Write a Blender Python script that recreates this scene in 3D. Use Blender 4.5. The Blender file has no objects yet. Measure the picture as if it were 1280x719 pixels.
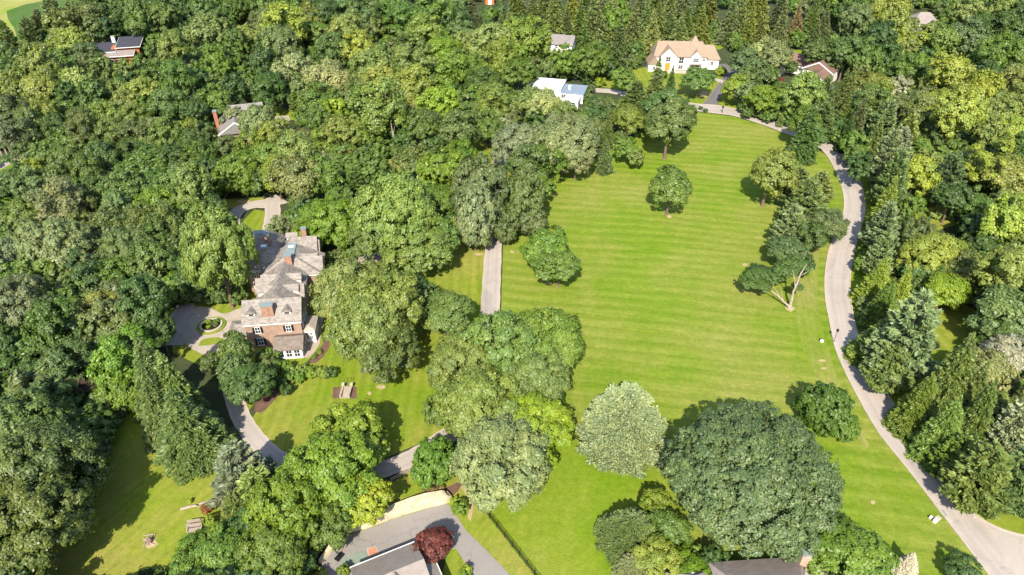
import bpy, math, random
import numpy as np
from mathutils import Vector
from mathutils.geometry import tessellate_polygon

random.seed(7)
RNG = np.random.default_rng(11)
sc = bpy.context.scene
COL = sc.collection

# ------------------------------------------------------------------ camera model
F = 860.0
TH = math.radians(35.5)
H = 100.0
CT, ST = math.cos(TH), math.sin(TH)


def P(px, py, z=0.0):
    """ground (or height z) point under a photo pixel (1280 x 719)"""
    u, v = px - 640.0, py - 359.5
    d = (u, F * CT - v * ST, -F * ST - v * CT)
    t = (z - H) / d[2]
    return Vector((d[0] * t, d[1] * t, z))


def depth(p):
    return p[1] * CT - (p[2] - H) * ST


def Q(p):
    dy, dz = p[1], p[2] - H
    f = dy * CT - dz * ST
    return 640 + F * p[0] / f, 359.5 - F * (dy * ST + dz * CT) / f


cam_d = bpy.data.cameras.new("camera")
cam_d.sensor_width = 36.0
cam_d.lens = 36.0 * F / 1280.0
cam_d.clip_start = 1.0
cam_d.clip_end = 4000.0
cam = bpy.data.objects.new("camera", cam_d)
COL.objects.link(cam)
cam.location = (0, 0, H)
cam.rotation_euler = (math.pi / 2 - TH, 0, 0)
sc.camera = cam

# ------------------------------------------------------------------ light
SUN_EL = math.radians(43)
SHADOW_AZ = math.radians(10)          # shadows run away from the camera, slightly to the right
w = bpy.data.worlds.new("World")
sc.world = w
w.use_nodes = True
nt = w.node_tree
sky = nt.nodes.new("ShaderNodeTexSky")
sky.sky_type = 'NISHITA'
sky.sun_disc = False
sky.sun_elevation = SUN_EL
sky.sun_rotation = math.pi + SHADOW_AZ
nt.links.new(sky.outputs[0], nt.nodes["Background"].inputs[0])
nt.nodes["Background"].inputs[1].default_value = 0.15
sun_d = bpy.data.lights.new("sun", 'SUN')
sun_d.energy = 5.0
sun_d.angle = math.radians(0.5)
sun_d.color = (1.0, 0.925, 0.79)
sun = bpy.data.objects.new("sun", sun_d)
COL.objects.link(sun)
dirv = Vector((math.sin(SHADOW_AZ) * math.cos(SUN_EL), math.cos(SHADOW_AZ) * math.cos(SUN_EL), -math.sin(SUN_EL)))
sun.rotation_euler = dirv.to_track_quat('-Z', 'Y').to_euler()
sc.view_settings.view_transform = 'Standard'
sc.view_settings.look = 'None'
sc.view_settings.gamma = 1.0
sc.view_settings.exposure = 1.05
sc.view_settings.use_curve_mapping = False

# ------------------------------------------------------------------ materials
MATS = {}


def _new(name):
    m = bpy.data.materials.new(name)
    m.use_nodes = True
    t = m.node_tree
    return m, t, t.nodes["Principled BSDF"]


def _noise(t, scale, detail=4.0, rough=0.55, coord=None):
    n = t.nodes.new("ShaderNodeTexNoise")
    n.inputs["Scale"].default_value = scale
    n.inputs["Detail"].default_value = detail
    n.inputs["Roughness"].default_value = rough
    if coord is not None:
        t.links.new(coord, n.inputs["Vector"])
    return n


def _ramp(t, fac, stops):
    r = t.nodes.new("ShaderNodeValToRGB")
    while len(r.color_ramp.elements) < len(stops):
        r.color_ramp.elements.new(0.5)
    for e, (p, c) in zip(r.color_ramp.elements, stops):
        e.position = p
        e.color = (*c, 1) if len(c) == 3 else c
    t.links.new(fac, r.inputs[0])
    return r


def _mix(t, fac, a, b, mode='MIX'):
    n = t.nodes.new("ShaderNodeMix")
    n.data_type = 'RGBA'
    n.blend_type = mode
    for sock, v in ((n.inputs[0], fac), (n.inputs[6], a), (n.inputs[7], b)):
        if hasattr(v, "links"):
            t.links.new(v, sock)
        elif isinstance(v, (int, float)):
            sock.default_value = v
        else:
            sock.default_value = (*v, 1)
    return n.outputs[2]


def _math(t, op, a, b=None):
    n = t.nodes.new("ShaderNodeMath")
    n.operation = op
    for s, v in zip(n.inputs, (a, b)):
        if v is None:
            continue
        if hasattr(v, "links"):
            t.links.new(v, s)
        else:
            s.default_value = v
    return n.outputs[0]


def mottled(name, c, amt=0.25, scale=1.0, rough=0.85, fine=8.0, c2=None, spec=0.2, bump=0.0):
    """base colour with two scales of real mottling"""
    if name in MATS:
        return MATS[name]
    c = tuple(x * 0.85 for x in c)
    c2 = c2 and tuple(x * 0.85 for x in c2)
    m, t, b = _new(name)
    co = t.nodes.new("ShaderNodeTexCoord").outputs["Object"]
    n1 = _noise(t, scale, 5, 0.6, co)
    n2 = _noise(t, fine, 3, 0.6, co)
    f = _math(t, 'ADD', _math(t, 'MULTIPLY', n1.outputs[0], 0.6), _math(t, 'MULTIPLY', n2.outputs[0], 0.4))
    lo = tuple(x * (1 - amt) for x in c)
    hi = tuple(min(1, x * (1 + amt)) for x in (c2 or c))
    r = _ramp(t, f, [(0.3, lo), (0.5, c), (0.7, hi)])
    t.links.new(r.outputs[0], b.inputs["Base Color"])
    b.inputs["Roughness"].default_value = rough
    b.inputs["Specular IOR Level"].default_value = spec
    if bump:
        bp = t.nodes.new("ShaderNodeBump")
        bp.inputs["Strength"].default_value = bump
        bp.inputs["Distance"].default_value = 0.05
        t.links.new(n2.outputs[0], bp.inputs["Height"])
        t.links.new(bp.outputs[0], b.inputs["Normal"])
    MATS[name] = m
    return m


def shingle(name, c, amt=0.3, size=(0.9, 0.35), rough=0.7):
    """roof covering: courses of unevenly coloured slates"""
    c = tuple(x * 0.85 for x in c)
    m, t, b = _new(name)
    co = t.nodes.new("ShaderNodeTexCoord").outputs["Object"]
    mp = t.nodes.new("ShaderNodeMapping")
    mp.inputs["Scale"].default_value = (1 / size[0], 1 / size[0], 1 / size[1])
    t.links.new(co, mp.inputs[0])
    v = t.nodes.new("ShaderNodeTexVoronoi")
    t.links.new(mp.outputs[0], v.inputs["Vector"])
    v.inputs["Scale"].default_value = 1.4
    sep = t.nodes.new("ShaderNodeSeparateColor")
    t.links.new(v.outputs["Color"], sep.inputs[0])
    n = _noise(t, 0.35, 4, 0.6, co)
    f = _math(t, 'ADD', _math(t, 'MULTIPLY', sep.outputs[0], 0.5), _math(t, 'MULTIPLY', n.outputs[0], 0.45))
    r = _ramp(t, f, [(0.2, tuple(x * (1 - amt) for x in c)), (0.5, c), (0.85, tuple(x * (1 + amt) for x in c))])
    t.links.new(r.outputs[0], b.inputs["Base Color"])
    b.inputs["Roughness"].default_value = rough
    b.inputs["Specular IOR Level"].default_value = 0.35
    MATS[name] = m
    return m


def lawn_mat(name, ca, cb, ang, period, dry, dry_amt=0.4, stripe=0.5, distort=1.0):
    """mown grass: alternating mower passes, drier patches, fine tufts"""
    k = (0.665, 0.65, 0.72)
    ca, cb, dry = (tuple(x * y for x, y in zip(c, k)) for c in (ca, cb, dry))
    m, t, b = _new(name)
    co = t.nodes.new("ShaderNodeTexCoord").outputs["Object"]
    sep = t.nodes.new("ShaderNodeSeparateXYZ")
    t.links.new(co, sep.inputs[0])
    big = _noise(t, 0.018, 3, 0.5, co)
    mid = _noise(t, 0.12, 4, 0.6, co)
    fin = _noise(t, 0.9, 4, 0.7, co)
    tuft = _noise(t, 4.0, 2, 0.6, co)
    a = math.radians(ang)
    d = _math(t, 'ADD', _math(t, 'MULTIPLY', sep.outputs[0], -math.sin(a)), _math(t, 'MULTIPLY', sep.outputs[1], math.cos(a)))
    d = _math(t, 'ADD', d, _math(t, 'MULTIPLY', big.outputs[0], 22.0 * distort))
    d = _math(t, 'ADD', d, _math(t, 'MULTIPLY', mid.outputs[0], 2.2 * distort))
    d = _math(t, 'ADD', d, _math(t, 'MULTIPLY', fin.outputs[0], 0.8))
    s = _math(t, 'SINE', _math(t, 'MULTIPLY', d, 2 * math.pi / period))
    s = _math(t, 'ADD', _math(t, 'MULTIPLY', s, 0.5), 0.5)
    sa = _math(t, 'MULTIPLY', s, _math(t, 'MULTIPLY', mid.outputs[0], 1.7))
    col = _mix(t, _math(t, 'MULTIPLY', sa, stripe), ca, cb)
    n3 = _noise(t, 0.03, 5, 0.62, co)
    r = _ramp(t, n3.outputs[0], [(0.42, (0, 0, 0)), (0.68, (1, 1, 1))])
    col = _mix(t, _math(t, 'MULTIPLY', r.outputs[0], dry_amt), col, dry)
    n7 = _noise(t, 0.045, 4, 0.6, co)
    r7 = _ramp(t, n7.outputs[0], [(0.40, (0.80, 0.97, 0.55)), (0.52, (1, 1, 1)), (0.66, (1.13, 1.04, 1.35))])
    col = _mix(t, 1.0, col, r7.outputs[0], 'MULTIPLY')
    n8 = _noise(t, 0.35, 5, 0.7, co)
    r8 = _ramp(t, n8.outputs[0], [(0.33, (0.90, 0.93, 0.9)), (0.5, (1, 1, 1)), (0.68, (1.14, 1.05, 1.25))])
    col = _mix(t, 1.0, col, r8.outputs[0], 'MULTIPLY')
    r2 = _ramp(t, fin.outputs[0], [(0.3, (0.82, 0.84, 0.8)), (0.7, (1.14, 1.1, 1.15))])
    col = _mix(t, 1.0, col, r2.outputs[0], 'MULTIPLY')
    r3 = _ramp(t, tuft.outputs[0], [(0.3, (0.86, 0.88, 0.8)), (0.7, (1.12, 1.1, 1.15))])
    col = _mix(t, 1.0, col, r3.outputs[0], 'MULTIPLY')
    # thin streaks left by the mower along the passes
    mp = t.nodes.new("ShaderNodeMapping")
    mp.vector_type = 'TEXTURE'
    mp.inputs["Rotation"].default_value = (0, 0, a)
    mp.inputs["Scale"].default_value = (26, 0.9, 1)
    t.links.new(co, mp.inputs[0])
    stn = _noise(t, 1.0, 4, 0.65, mp.outputs[0])
    r4 = _ramp(t, stn.outputs[0], [(0.35, (0.90, 0.93, 0.88)), (0.5, (1, 1, 1)), (0.68, (1.16, 1.09, 1.15))])
    col = _mix(t, 1.0 if stripe > 0.35 else 0.4, col, r4.outputs[0], 'MULTIPLY')
    t.links.new(col, b.inputs["Base Color"])
    b.inputs["Roughness"].default_value = 0.9
    b.inputs["Specular IOR Level"].default_value = 0.1
    bp = t.nodes.new("ShaderNodeBump")
    bp.inputs["Strength"].default_value = 0.6
    bp.inputs["Distance"].default_value = 0.12
    t.links.new(tuft.outputs[0], bp.inputs["Height"])
    t.links.new(bp.outputs[0], b.inputs["Normal"])
    MATS[name] = m
    return m


def asphalt_mat(name, c, crack=0.5):
    m, t, b = _new(name)
    co = t.nodes.new("ShaderNodeTexCoord").outputs["Object"]
    n1 = _noise(t, 0.08, 5, 0.6, co)
    n2 = _noise(t, 3.0, 4, 0.7, co)
    f = _math(t, 'ADD', _math(t, 'MULTIPLY', n1.outputs[0], 0.6), _math(t, 'MULTIPLY', n2.outputs[0], 0.4))
    r = _ramp(t, f, [(0.32, tuple(x * 0.82 for x in c)), (0.5, c), (0.7, tuple(x * 1.15 for x in c))])
    v = t.nodes.new("ShaderNodeTexVoronoi")
    v.feature = 'DISTANCE_TO_EDGE'
    v.inputs["Scale"].default_value = 0.11
    wv = _noise(t, 0.4, 3, 0.6, co)
    ad = t.nodes.new("ShaderNodeVectorMath")
    ad.operation = 'MULTIPLY_ADD'
    t.links.new(wv.outputs[1], ad.inputs[0])
    ad.inputs[1].default_value = (6, 6, 0)
    t.links.new(co, ad.inputs[2])
    t.links.new(ad.outputs[0], v.inputs["Vector"])
    cr = _ramp(t, v.outputs[0], [(0.0, (1, 1, 1)), (0.012, (0, 0, 0))])
    col = _mix(t, _math(t, 'MULTIPLY', cr.outputs[0], crack), r.outputs[0], tuple(x * 0.45 for x in c))
    # wheel tracks, sandy edges and patched strips
    at = t.nodes.new("ShaderNodeAttribute")
    at.attribute_name = "across"
    n5 = _noise(t, 0.25, 4, 0.65, co)
    ac = _math(t, 'ADD', at.outputs["Fac"], _math(t, 'MULTIPLY', _math(t, 'SUBTRACT', n5.outputs[0], 0.5), 0.10))
    tr = _ramp(t, ac, [(0.0, (1.22, 1.14, 1.0)), (0.06, (1.1, 1.08, 1.02)), (0.14, (1.02, 1.02, 1.02)), (0.27, (0.91, 0.91, 0.92)), (0.40, (1.03, 1.03, 1.03)), (0.5, (0.97, 0.97, 0.97)), (0.60, (1.03, 1.03, 1.03)), (0.73, (0.91, 0.91, 0.92)), (0.86, (1.02, 1.02, 1.02)), (0.94, (1.1, 1.08, 1.02)), (1.0, (1.22, 1.14, 1.0))])
    col = _mix(t, 1.0, col, tr.outputs[0], 'MULTIPLY')
    n6 = _noise(t, 0.05, 2, 0.4, co)
    pr_ = _ramp(t, n6.outputs[0], [(0.60, (1, 1, 1)), (0.615, (0.88, 0.88, 0.89))])
    col = _mix(t, 1.0, col, pr_.outputs[0], 'MULTIPLY')
    t.links.new(col, b.inputs["Base Color"])
    b.inputs["Roughness"].default_value = 0.9
    b.inputs["Specular IOR Level"].default_value = 0.2
    MATS[name] = m
    return m


def leaf_mat(name, attr=False, trans=0.28, rough=0.5):
    m, t, b = _new(name)
    out = t.nodes["Material Output"]
    if attr:
        a = t.nodes.new("ShaderNodeAttribute")
        a.attribute_name = "tint"
        base = a.outputs["Color"]
    else:
        oi = t.nodes.new("ShaderNodeObjectInfo")
        base = oi.outputs["Color"]
    g = t.nodes.new("ShaderNodeNewGeometry")
    rnd = g.outputs["Random Per Island"]
    r = _ramp(t, rnd, [(0.0, (0.82, 0.84, 0.82)), (0.5, (1, 1, 1)), (1.0, (1.18, 1.15, 1.22))])
    col = _mix(t, 1.0, base, r.outputs[0], 'MULTIPLY')
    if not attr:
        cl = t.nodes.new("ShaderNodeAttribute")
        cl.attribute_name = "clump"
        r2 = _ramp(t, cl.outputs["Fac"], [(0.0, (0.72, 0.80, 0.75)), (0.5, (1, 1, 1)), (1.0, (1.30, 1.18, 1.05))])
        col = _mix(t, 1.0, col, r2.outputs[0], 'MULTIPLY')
    t.links.new(col, b.inputs["Base Color"])
    b.inputs["Roughness"].default_value = rough
    b.inputs["Specular IOR Level"].default_value = 0.5
    tr = t.nodes.new("ShaderNodeBsdfTranslucent")
    tc = _mix(t, 1.0, col, (1.15, 1.25, 0.5), 'MULTIPLY')
    t.links.new(tc, tr.inputs[0])
    ms = t.nodes.new("ShaderNodeMixShader")
    ms.inputs[0].default_value = trans
    t.links.new(b.outputs[0], ms.inputs[1])
    t.links.new(tr.outputs[0], ms.inputs[2])
    t.links.new(ms.outputs[0], out.inputs[0])
    MATS[name] = m
    return m


M_LEAF = leaf_mat("broadleaf_foliage")
M_NEEDLE = leaf_mat("needle_foliage", trans=0.12, rough=0.55)
M_UNDER = leaf_mat("undergrowth_foliage", attr=True)
M_BARK = mottled("bark", (0.16, 0.115, 0.08), 0.35, 2.0, 0.95)
M_PALEBARK = mottled("pale_dead_bark", (0.36, 0.30, 0.245), 0.3, 2.0, 0.9)
M_BROWNTWIG = mottled("brown_twigs", (0.20, 0.13, 0.10), 0.3, 2.0, 0.9)
M_SOIL = mottled("woodland_soil", (0.045, 0.058, 0.022), 0.5, 0.15, 0.95, 2.0)
M_MEADOW = lawn_mat("meadow_grass", (0.180, 0.262, 0.020), (0.275, 0.335, 0.046), -9, 3.9, (0.31, 0.32, 0.07), 0.45, 0.72, 0.5)
M_LAWN = lawn_mat("garden_grass", (0.205, 0.27, 0.020), (0.29, 0.335, 0.045), 92, 2.4, (0.29, 0.29, 0.06), 0.45, 0.65, 0.25)
M_DRYLAWN = lawn_mat("dry_grass", (0.255, 0.305, 0.034), (0.315, 0.32, 0.055), 60, 3.0, (0.36, 0.29, 0.09), 0.7, 0.45, 0.8)
M_NEARLAWN = lawn_mat("unstriped_grass", (0.20, 0.285, 0.018), (0.235, 0.31, 0.03), 40, 6.0, (0.31, 0.33, 0.07), 0.45, 0.3, 1.5)
M_VERGE = lawn_mat("verge_grass", (0.23, 0.285, 0.04), (0.29, 0.32, 0.07), 75, 3.0, (0.36, 0.33, 0.11), 0.7, 0.4, 0.4)
M_FIELDG = lawn_mat("crop_rows", (0.09, 0.17, 0.03), (0.10, 0.18, 0.04), 20, 3.0, (0.13, 0.2, 0.05), 0.3, 0.4, 0.1)
M_FIELDY = lawn_mat("ripe_field", (0.33, 0.36, 0.08), (0.36, 0.38, 0.09), 20, 5.0, (0.33, 0.36, 0.08), 0.5, 0.4, 0.1)
M_ROAD = asphalt_mat("worn_asphalt", (0.315, 0.274, 0.238), 0.45)
M_DRIVE = asphalt_mat("driveway_asphalt", (0.31, 0.270, 0.235), 0.3)
M_DARKDRIVE = asphalt_mat("fresh_asphalt", (0.12, 0.11, 0.11), 0.1)
M_COURT = asphalt_mat("court_asphalt", (0.205, 0.187, 0.170), 0.6)
M_KERB = mottled("kerb_concrete", (0.40, 0.35, 0.28), 0.2, 0.6)
M_GRAVEL = mottled("gravel", (0.37, 0.315, 0.255), 0.3, 0.5, 0.95, 4.0)
M_MULCH = mottled("bark_mulch", (0.13, 0.075, 0.055), 0.4, 0.8, 0.95, 5.0)
M_EARTH = mottled("bare_earth", (0.36, 0.285, 0.15), 0.3, 0.7, 0.95, 4.0)
M_STONE = mottled("cream_stone", (0.52, 0.43, 0.29), 0.35, 0.9, 0.9, 3.0, bump=0.6)
M_PAVING = mottled("flagstone", (0.35, 0.29, 0.235), 0.3, 1.2, 0.9, 4.0)
M_BRICK = mottled("red_brick", (0.315, 0.212, 0.155), 0.35, 0.7, 0.9, 5.0)
M_CHIMBRICK = mottled("chimney_brick", (0.30, 0.175, 0.12), 0.4, 1.5, 0.9, 6.0)
M_WHITE = mottled("white_paint", (0.78, 0.76, 0.72), 0.06, 0.6, 0.6)
M_RENDER = mottled("white_render", (0.80, 0.77, 0.72), 0.08, 0.4, 0.8)
M_SLATE = shingle("weathered_slate", (0.225, 0.195, 0.168), 0.34)
M_TANROOF = shingle("tan_shingles", (0.265, 0.195, 0.135), 0.12)
M_BROWNROOF = shingle("red_brown_shingles", (0.185, 0.112, 0.083), 0.18)
M_GREYROOF = shingle("grey_shingles", (0.21, 0.19, 0.175), 0.18)
M_TAUPEROOF = shingle("taupe_shingles", (0.25, 0.212, 0.178), 0.12)
M_BROWNGREY = shingle("brown_grey_shingles", (0.26, 0.218, 0.198), 0.15)
M_DARKROOF = shingle("dark_roofing", (0.05, 0.05, 0.065), 0.15)
M_PORCHROOF = shingle("brown_porch_shingles", (0.17, 0.135, 0.11), 0.25)
M_COPPER = mottled("verdigris_metal", (0.19, 0.235, 0.235), 0.2, 0.6, 0.5)
M_BLUEROOF = mottled("blue_grey_membrane", (0.20, 0.255, 0.32), 0.12, 0.4, 0.7)
M_WHITEROOF = mottled("white_membrane", (0.66, 0.66, 0.67), 0.05, 0.4, 0.7)
M_GREENROOF = mottled("pale_green_metal", (0.32, 0.45, 0.40), 0.1, 0.5, 0.5)
M_GLASS = mottled("dark_window_glass", (0.025, 0.03, 0.04), 0.3, 0.5, 0.12, spec=0.6)
M_ORANGEDOOR = mottled("orange_wood", (0.62, 0.22, 0.03), 0.2, 1.0, 0.5)
M_ORANGEWALL = mottled("cedar_siding", (0.42, 0.14, 0.05), 0.2, 1.0, 0.8)
M_BLACK = mottled("black_metal", (0.015, 0.015, 0.016), 0.2, 2.0, 0.45)
M_GREYMETAL = mottled("grey_metal", (0.25, 0.25, 0.25), 0.15, 2.0, 0.5)
M_WOOD = mottled("grey_wood", (0.34, 0.28, 0.23), 0.3, 1.5, 0.9)
M_WATER = mottled("pond_water", (0.02, 0.022, 0.015), 0.3, 0.6, 0.1, spec=0.5)
M_GREENPAINT = mottled("green_court_paint", (0.19, 0.23, 0.18), 0.2, 0.7)
M_ORANGEPAINT = mottled("orange_court_paint", (0.42, 0.19, 0.105), 0.15, 0.9)
M_CARDARK = mottled("charcoal_car_paint", (0.03, 0.032, 0.04), 0.1, 1.0, 0.25, spec=0.6)
M_CARBLUE = mottled("blue_car_paint", (0.03, 0.06, 0.12), 0.1, 1.0, 0.25, spec=0.6)
M_RUBBER = mottled("rubber", (0.02, 0.02, 0.02), 0.2, 2.0, 0.8)

# ------------------------------------------------------------------ object helpers


def link(name, data, parent=None):
    o = bpy.data.objects.new(name, data)
    COL.objects.link(o)
    if parent is not None:
        o.parent = parent
    return o


def mesh(name, verts, faces, mats, parent=None, midx=None):
    me = bpy.data.meshes.new(name)
    me.from_pydata([tuple(v) for v in verts], [], faces)
    for m in (mats if isinstance(mats, (list, tuple)) else [mats]):
        me.materials.append(m)
    if midx is not None:
        me.polygons.foreach_set("material_index", midx)
    me.update()
    return link(name, me, parent)


def tag(o, label=None, cat=None, group=None, kind=None):
    for k, v in (("label", label), ("category", cat), ("group", group), ("kind", kind)):
        if v:
            o[k] = v
    return o


def thing(name, label, cat, loc=(0, 0, 0), rot=0.0, group=None):
    o = bpy.data.objects.new(name, None)
    COL.objects.link(o)
    o.empty_display_size = 0.5
    o.location = loc
    o.rotation_euler = (0, 0, rot)
    return tag(o, label, cat, group)


class MB:
    def __init__(self):
        self.v, self.f = [], []

    def add(self, vs, fs):
        n = len(self.v)
        self.v += [tuple(v) for v in vs]
        self.f += [tuple(i + n for i in f) for f in fs]
        return self

    def box(self, x0, x1, y0, y1, z0, z1):
        return self.add([(x0, y0, z0), (x1, y0, z0), (x1, y1, z0), (x0, y1, z0), (x0, y0, z1), (x1, y0, z1), (x1, y1, z1), (x0, y1, z1)],
                        [(3, 2, 1, 0), (4, 5, 6, 7), (0, 1, 5, 4), (1, 2, 6, 5), (2, 3, 7, 6), (3, 0, 4, 7)])

    def tube(self, pts, radii, n=7, cap=True):
        rings = []
        pts = [Vector(p) for p in pts]
        for i, p in enumerate(pts):
            d = (pts[min(i + 1, len(pts) - 1)] - pts[max(i - 1, 0)]).normalized()
            a = d.orthogonal().normalized()
            b = d.cross(a)
            rings.append([p + (a * math.cos(2 * math.pi * k / n) + b * math.sin(2 * math.pi * k / n)) * radii[i] for k in range(n)])
        # keep the rings aligned
        for i in range(1, len(rings)):
            best = min(range(n), key=lambda s: sum((rings[i][(k + s) % n] - pts[i] - rings[i - 1][k] + pts[i - 1]).length for k in range(n)))
            rings[i] = rings[i][best:] + rings[i][:best]
        vs = [v for r in rings for v in r]
        fs = []
        for i in range(len(rings) - 1):
            for k in range(n):
                a, b = i * n + k, i * n + (k + 1) % n
                fs.append((a, b, b + n, a + n))
        if cap:
            fs.append(tuple(range(n))[::-1])
            fs.append(tuple(range((len(rings) - 1) * n, len(rings) * n)))
        return self.add(vs, fs)

    def gable(self, x0, x1, y0, y1, z0, z1, axis='x', hip0=0.0, hip1=0.0, deck=0.0):
        """roof solid on rectangle; ridge along axis; hip0/hip1 pull the ridge ends in; deck = width of a flat top"""
        if axis == 'x':
            ym = (y0 + y1) / 2
            r = [(x0 + hip0, ym - deck / 2, z1), (x1 - hip1, ym - deck / 2, z1), (x1 - hip1, ym + deck / 2, z1), (x0 + hip0, ym + deck / 2, z1)]
        else:
            xm = (x0 + x1) / 2
            r = [(xm - deck / 2, y0 + hip0, z1), (xm + deck / 2, y0 + hip0, z1), (xm + deck / 2, y1 - hip1, z1), (xm - deck / 2, y1 - hip1, z1)]
        b = [(x0, y0, z0), (x1, y0, z0), (x1, y1, z0), (x0, y1, z0)]
        e = 0.14
        b2 = [(x, y, z - e) for x, y, z in b]
        if deck > 0:
            vs = b2 + b + r
            fs = [(3, 2, 1, 0)] + [(i, (i + 1) % 4, 4 + (i + 1) % 4, 4 + i) for i in range(4)]
            fs += [(4 + i, 4 + (i + 1) % 4, 8 + (i + 1) % 4, 8 + i) for i in range(4)] + [(8, 9, 10, 11)]
        elif axis == 'x':
            vs = b2 + b + [r[0], r[1]]
            fs = [(3, 2, 1, 0)] + [(i, (i + 1) % 4, 4 + (i + 1) % 4, 4 + i) for i in range(4)]
            fs += [(4, 5, 9, 8), (5, 6, 9), (6, 7, 8, 9), (7, 4, 8)]
        else:
            vs = b2 + b + [r[0], r[3]]
            fs = [(3, 2, 1, 0)] + [(i, (i + 1) % 4, 4 + (i + 1) % 4, 4 + i) for i in range(4)]
            fs += [(4, 5, 8), (5, 6, 9, 8), (6, 7, 9), (7, 4, 8, 9)]
        return self.add(vs, fs)

    def house_end(self, x0, x1, y0, y1, z0, z1, zr, axis='x'):
        """wall block whose two ends rise into gables"""
        if axis == 'x':
            ym = (y0 + y1) / 2
            vs = [(x0, y0, z0), (x1, y0, z0), (x1, y1, z0), (x0, y1, z0), (x0, y0, z1), (x1, y0, z1), (x1, y1, z1), (x0, y1, z1), (x0, ym, zr), (x1, ym, zr)]
            fs = [(3, 2, 1, 0), (0, 1, 5, 4), (2, 3, 7, 6), (1, 2, 6, 9, 5), (3, 0, 4, 8, 7), (4, 5, 9, 8), (6, 7, 8, 9)]
        else:
            xm = (x0 + x1) / 2
            vs = [(x0, y0, z0), (x1, y0, z0), (x1, y1, z0), (x0, y1, z0), (x0, y0, z1), (x1, y0, z1), (x1, y1, z1), (x0, y1, z1), (xm, y0, zr), (xm, y1, zr)]
            fs = [(3, 2, 1, 0), (0, 1, 5, 8, 4), (1, 2, 6, 5), (2, 3, 7, 9, 6), (3, 0, 4, 7), (5, 6, 9, 8), (7, 4, 8, 9)]
        return self.add(vs, fs)

    def build(self, name, mat, parent=None):
        return mesh(name, self.v, self.f, mat, parent)


def cr_resample(pts, n):
    """smooth curve through the points, n samples"""
    pts = [Vector(p) for p in pts]
    out = []
    ext = [pts[0] * 2 - pts[1]] + pts + [pts[-1] * 2 - pts[-2]]
    segs = len(pts) - 1
    for i in range(n):
        t = i / (n - 1) * segs
        k = min(int(t), segs - 1)
        u = t - k
        a, b, c, d = ext[k:k + 4]
        out.append(0.5 * (2 * b + (c - a) * u + (2 * a - 5 * b + 4 * c - d) * u * u + (3 * b - a - 3 * c + d) * u ** 3))
    return out


def across(o):
    a = o.data.attributes.new("across", 'FLOAT', 'POINT')
    a.data.foreach_set("value", np.tile([0.0, 1.0], len(o.data.vertices) // 2).astype(np.float32))


def strip(name, left, right, z, mat, n=60, kind="structure", kerb=None):
    L = cr_resample([P(x, y) for x, y in left], n)
    R = cr_resample([P(x, y) for x, y in right], n)
    vs = []
    for a, b in zip(L, R):
        vs += [(a.x, a.y, z), (b.x, b.y, z)]
    fs = [(2 * i, 2 * i + 1, 2 * i + 3, 2 * i + 2) for i in range(n - 1)]
    o = mesh(name, vs, fs, mat)
    across(o)
    o["kind"] = kind
    return L, R


def ribbon_px(name, centre, width, z, mat, n=60):
    """path of a given width (m) along a pixel centre line"""
    C = cr_resample([P(x, y) for x, y in centre], n)
    vs = []
    for i, c in enumerate(C):
        d = (C[min(i + 1, n - 1)] - C[max(i - 1, 0)]).normalized()
        s = Vector((-d.y, d.x, 0))
        wv = width if not isinstance(width, (list, tuple)) else np.interp(i / (n - 1), np.linspace(0, 1, len(width)), width)
        k = 1 + 0.03 * math.sin(i * 1.7)
        vs += [tuple((c + s * wv / 2 * k))[:2] + (z,), tuple((c - s * wv / 2 * k))[:2] + (z,)]
    fs = [(2 * i + 1, 2 * i, 2 * i + 2, 2 * i + 3) for i in range(n - 1)]
    o = mesh(name, vs, fs, mat)
    across(o)
    o["kind"] = "structure"
    return C


def sheet(name, px, z, mat, jitter=0.0, smooth=0):
    pts = [P(x, y) for x, y in px]
    if smooth:
        pts = cr_resample(pts + [pts[0]], smooth)[:-1]
    if jitter:
        pts = [p + Vector((random.uniform(-1, 1), random.uniform(-1, 1), 0)) * jitter for p in pts]
    pts = [Vector((p.x, p.y, z)) for p in pts]
    tris = tessellate_polygon([pts])
    out = []
    for t in tris:
        a, b, c = (pts[i] for i in t)
        out.append(t if (b - a).cross(c - a).z > 0 else t[::-1])
    o = mesh(name, pts, [tuple(t) for t in out], mat)
    a_ = o.data.attributes.new("across", 'FLOAT', 'POINT')
    a_.data.foreach_set("value", np.full(len(pts), 0.4, np.float32))
    o["kind"] = "structure"
    return o


# ------------------------------------------------------------------ ground and roads
g = mesh("ground", [(-2500, -300, 0), (2500, -300, 0), (2500, 4000, 0), (-2500, 4000, 0)], [(0, 1, 2, 3)], M_SOIL)
g["kind"] = "structure"

MEADOW = [(866, 140), (889, 142), (918, 146), (948, 155), (972, 164), (1000, 174), (1033, 194), (1045, 215), (1053, 237), (1055, 262), (1047, 288), (1037, 310),
          (1033, 330), (1031, 350), (1032, 375), (1037, 402), (1043, 432), (1054, 460), (1070, 492), (1097, 539), (1135, 587), (1167, 629), (1200, 672), (1236, 719), (1280, 778),
          (720, 800), (668, 719), (630, 672), (592, 625), (565, 590), (585, 540), (622, 470), (626, 402), (629, 303), (640, 250), (690, 215), (742, 200), (790, 172), (830, 140)]
sheet("meadow_lawn", MEADOW, 0.02, M_MEADOW)
sheet("near_lawn", [(592, 625), (580, 560), (640, 540), (700, 515), (716, 540), (740, 585), (770, 596), (835, 590), (850, 640), (900, 700), (930, 800), (720, 805), (668, 719), (630, 672)], 0.04, M_NEARLAWN, 0.3)
GARDEN = [(312, 528), (330, 500), (352, 478), (392, 452), (408, 430), (398, 400), (400, 345), (420, 325), (500, 300), (560, 300), (606, 305), (603, 360), (600, 405), (598, 450), (585, 500), (557, 540), (530, 552), (495, 567), (440, 590), (400, 590), (367, 572), (345, 562), (322, 545)]
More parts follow.
